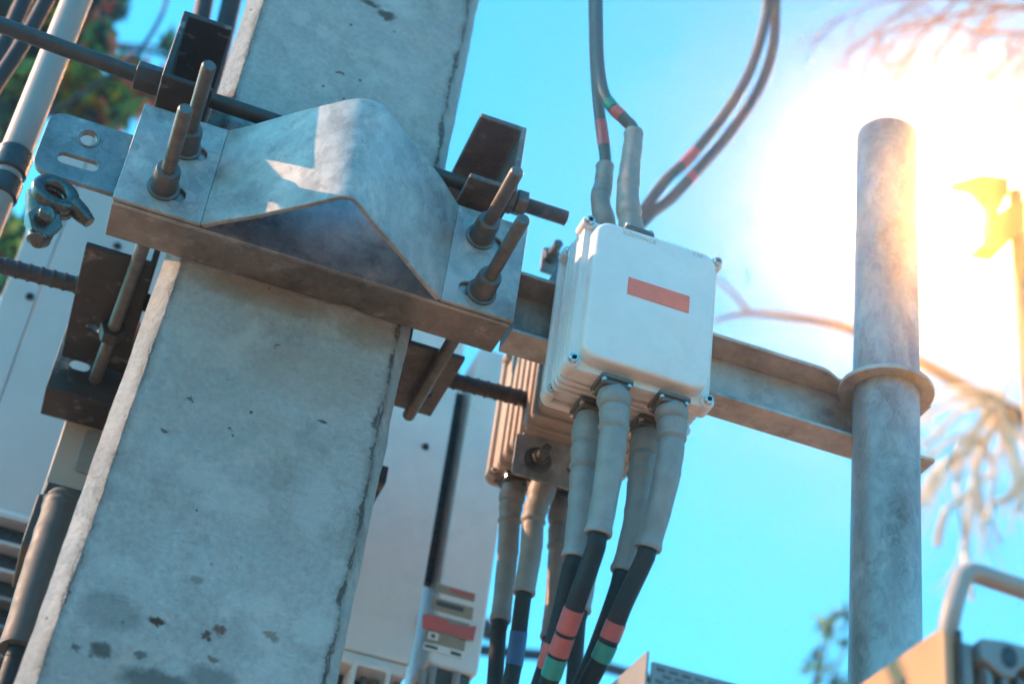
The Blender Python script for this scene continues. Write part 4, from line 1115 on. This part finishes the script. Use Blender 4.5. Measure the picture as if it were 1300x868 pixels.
yt = 4.6
leafy('leafy_tree', [Vector((2.15, 4.7, 0)), Vector((2.12, 4.7, 1.6)), at(1000, 1010, yt)],
      [(at(1058, 790, yt), 0.068, 26, (6, 3, 1, 0)), (at(1038, 845, yt), 0.060, 22, (6, 3, 1, 0)), (at(1072, 868, yt), 0.048, 14, (6, 3, 1, 0)), (at(1010, 960, yt), 0.160, 160, (6, 4, 1, 0)), (at(1076, 815, yt), 0.040, 8, (5, 3, 1, 0))],
      'sparse tree top showing small leaf clumps left of the steel pipe', 8, 0.045)

# thin blurred wires
yt = 5.0
cable_thing('overhead_wire', [at(-100, 250, 3.5), at(150, 88, 3.45), at(182, 58, 3.45), at(205, 20, 3.45), at(214, -12, 3.45)], 0.006, 'thin blurred wire curving across the blue gap at upper left', M['cable'], None)
cable_thing('overhead_wire', [at(150, 62, 3.5), at(190, 66, 3.5), at(240, 82, 3.5), at(330, 110, 3.5)], 0.0052, 'thin blurred level wire behind the upper left channel', M['cable'], None)
root = thing('overhead_cable', at(660, 826, 3.6), 'blurred dark overhead cable with clamps low between the leads', 'cable')
mb = MB(); mb.tube(spline([at(520, 806, 3.6), at(600, 823, 3.6), at(660, 829, 3.6), at(735, 838, 3.6), at(860, 872, 3.6)], 8), 0.0135, 14); mb.build('cable', M['cable'], root)
for q in ((612, 797), (722, 828)):
    mb = MB(); c = at(q[0], q[1], 3.6); mb.tube([c + Vector((-0.03, 0, 0.012)), c + Vector((-0.012, 0, 0.012)), c + Vector((0.02, 0, -0.004)), c + Vector((0.032, 0, -0.02))], [0.012, 0.024, 0.024, 0.013], 12)
    mb.build('cable_clamp', M['tape_black'], root)

# lamp post in the glare at the right edge
yt = 2.45
base = at(1302, 430, yt)
root = thing('lamp_post', Vector((base.x, yt, 0)), 'brown post with a bracket arm coloured yellow for the glare at the right edge', 'post')
mb = MB(); top = at(1302, 250, yt); mb.tube([Vector((base.x, yt, 0)), Vector((base.x, yt, top.z)), Vector((base.x, yt, top.z+0.006))], [0.0175, 0.0165, 0.011], 20); mb.build('post', M['post_metal'], root)
mb = MB()
pl = [(1203, 236), (1240, 226), (1276, 231), (1276, 250), (1262, 276), (1288, 256), (1296, 262), (1296, 292), (1262, 326), (1232, 322), (1254, 300), (1252, 262), (1236, 244)]
vs = [at(q[0], q[1], yt) for q in pl]
mb.prism([(v.x, v.z) for v in vs], 'y', yt-0.020, yt+0.020); mb.build('bracket_arm', M['lamp_metal'], root, bevel=0.006)

# the closed body of air, its top just above the highest thing
bpy.context.view_layer.update()
top = max((o.matrix_world @ Vector(c)).z for o in COL.objects if o.type == 'MESH' for c in o.bound_box)
mb = MB(); mb.box((-66, -66, -1.0), (66, 66, top + 0.15)); hz = mb.build('haze', HAZE); hz['kind'] = 'stuff'
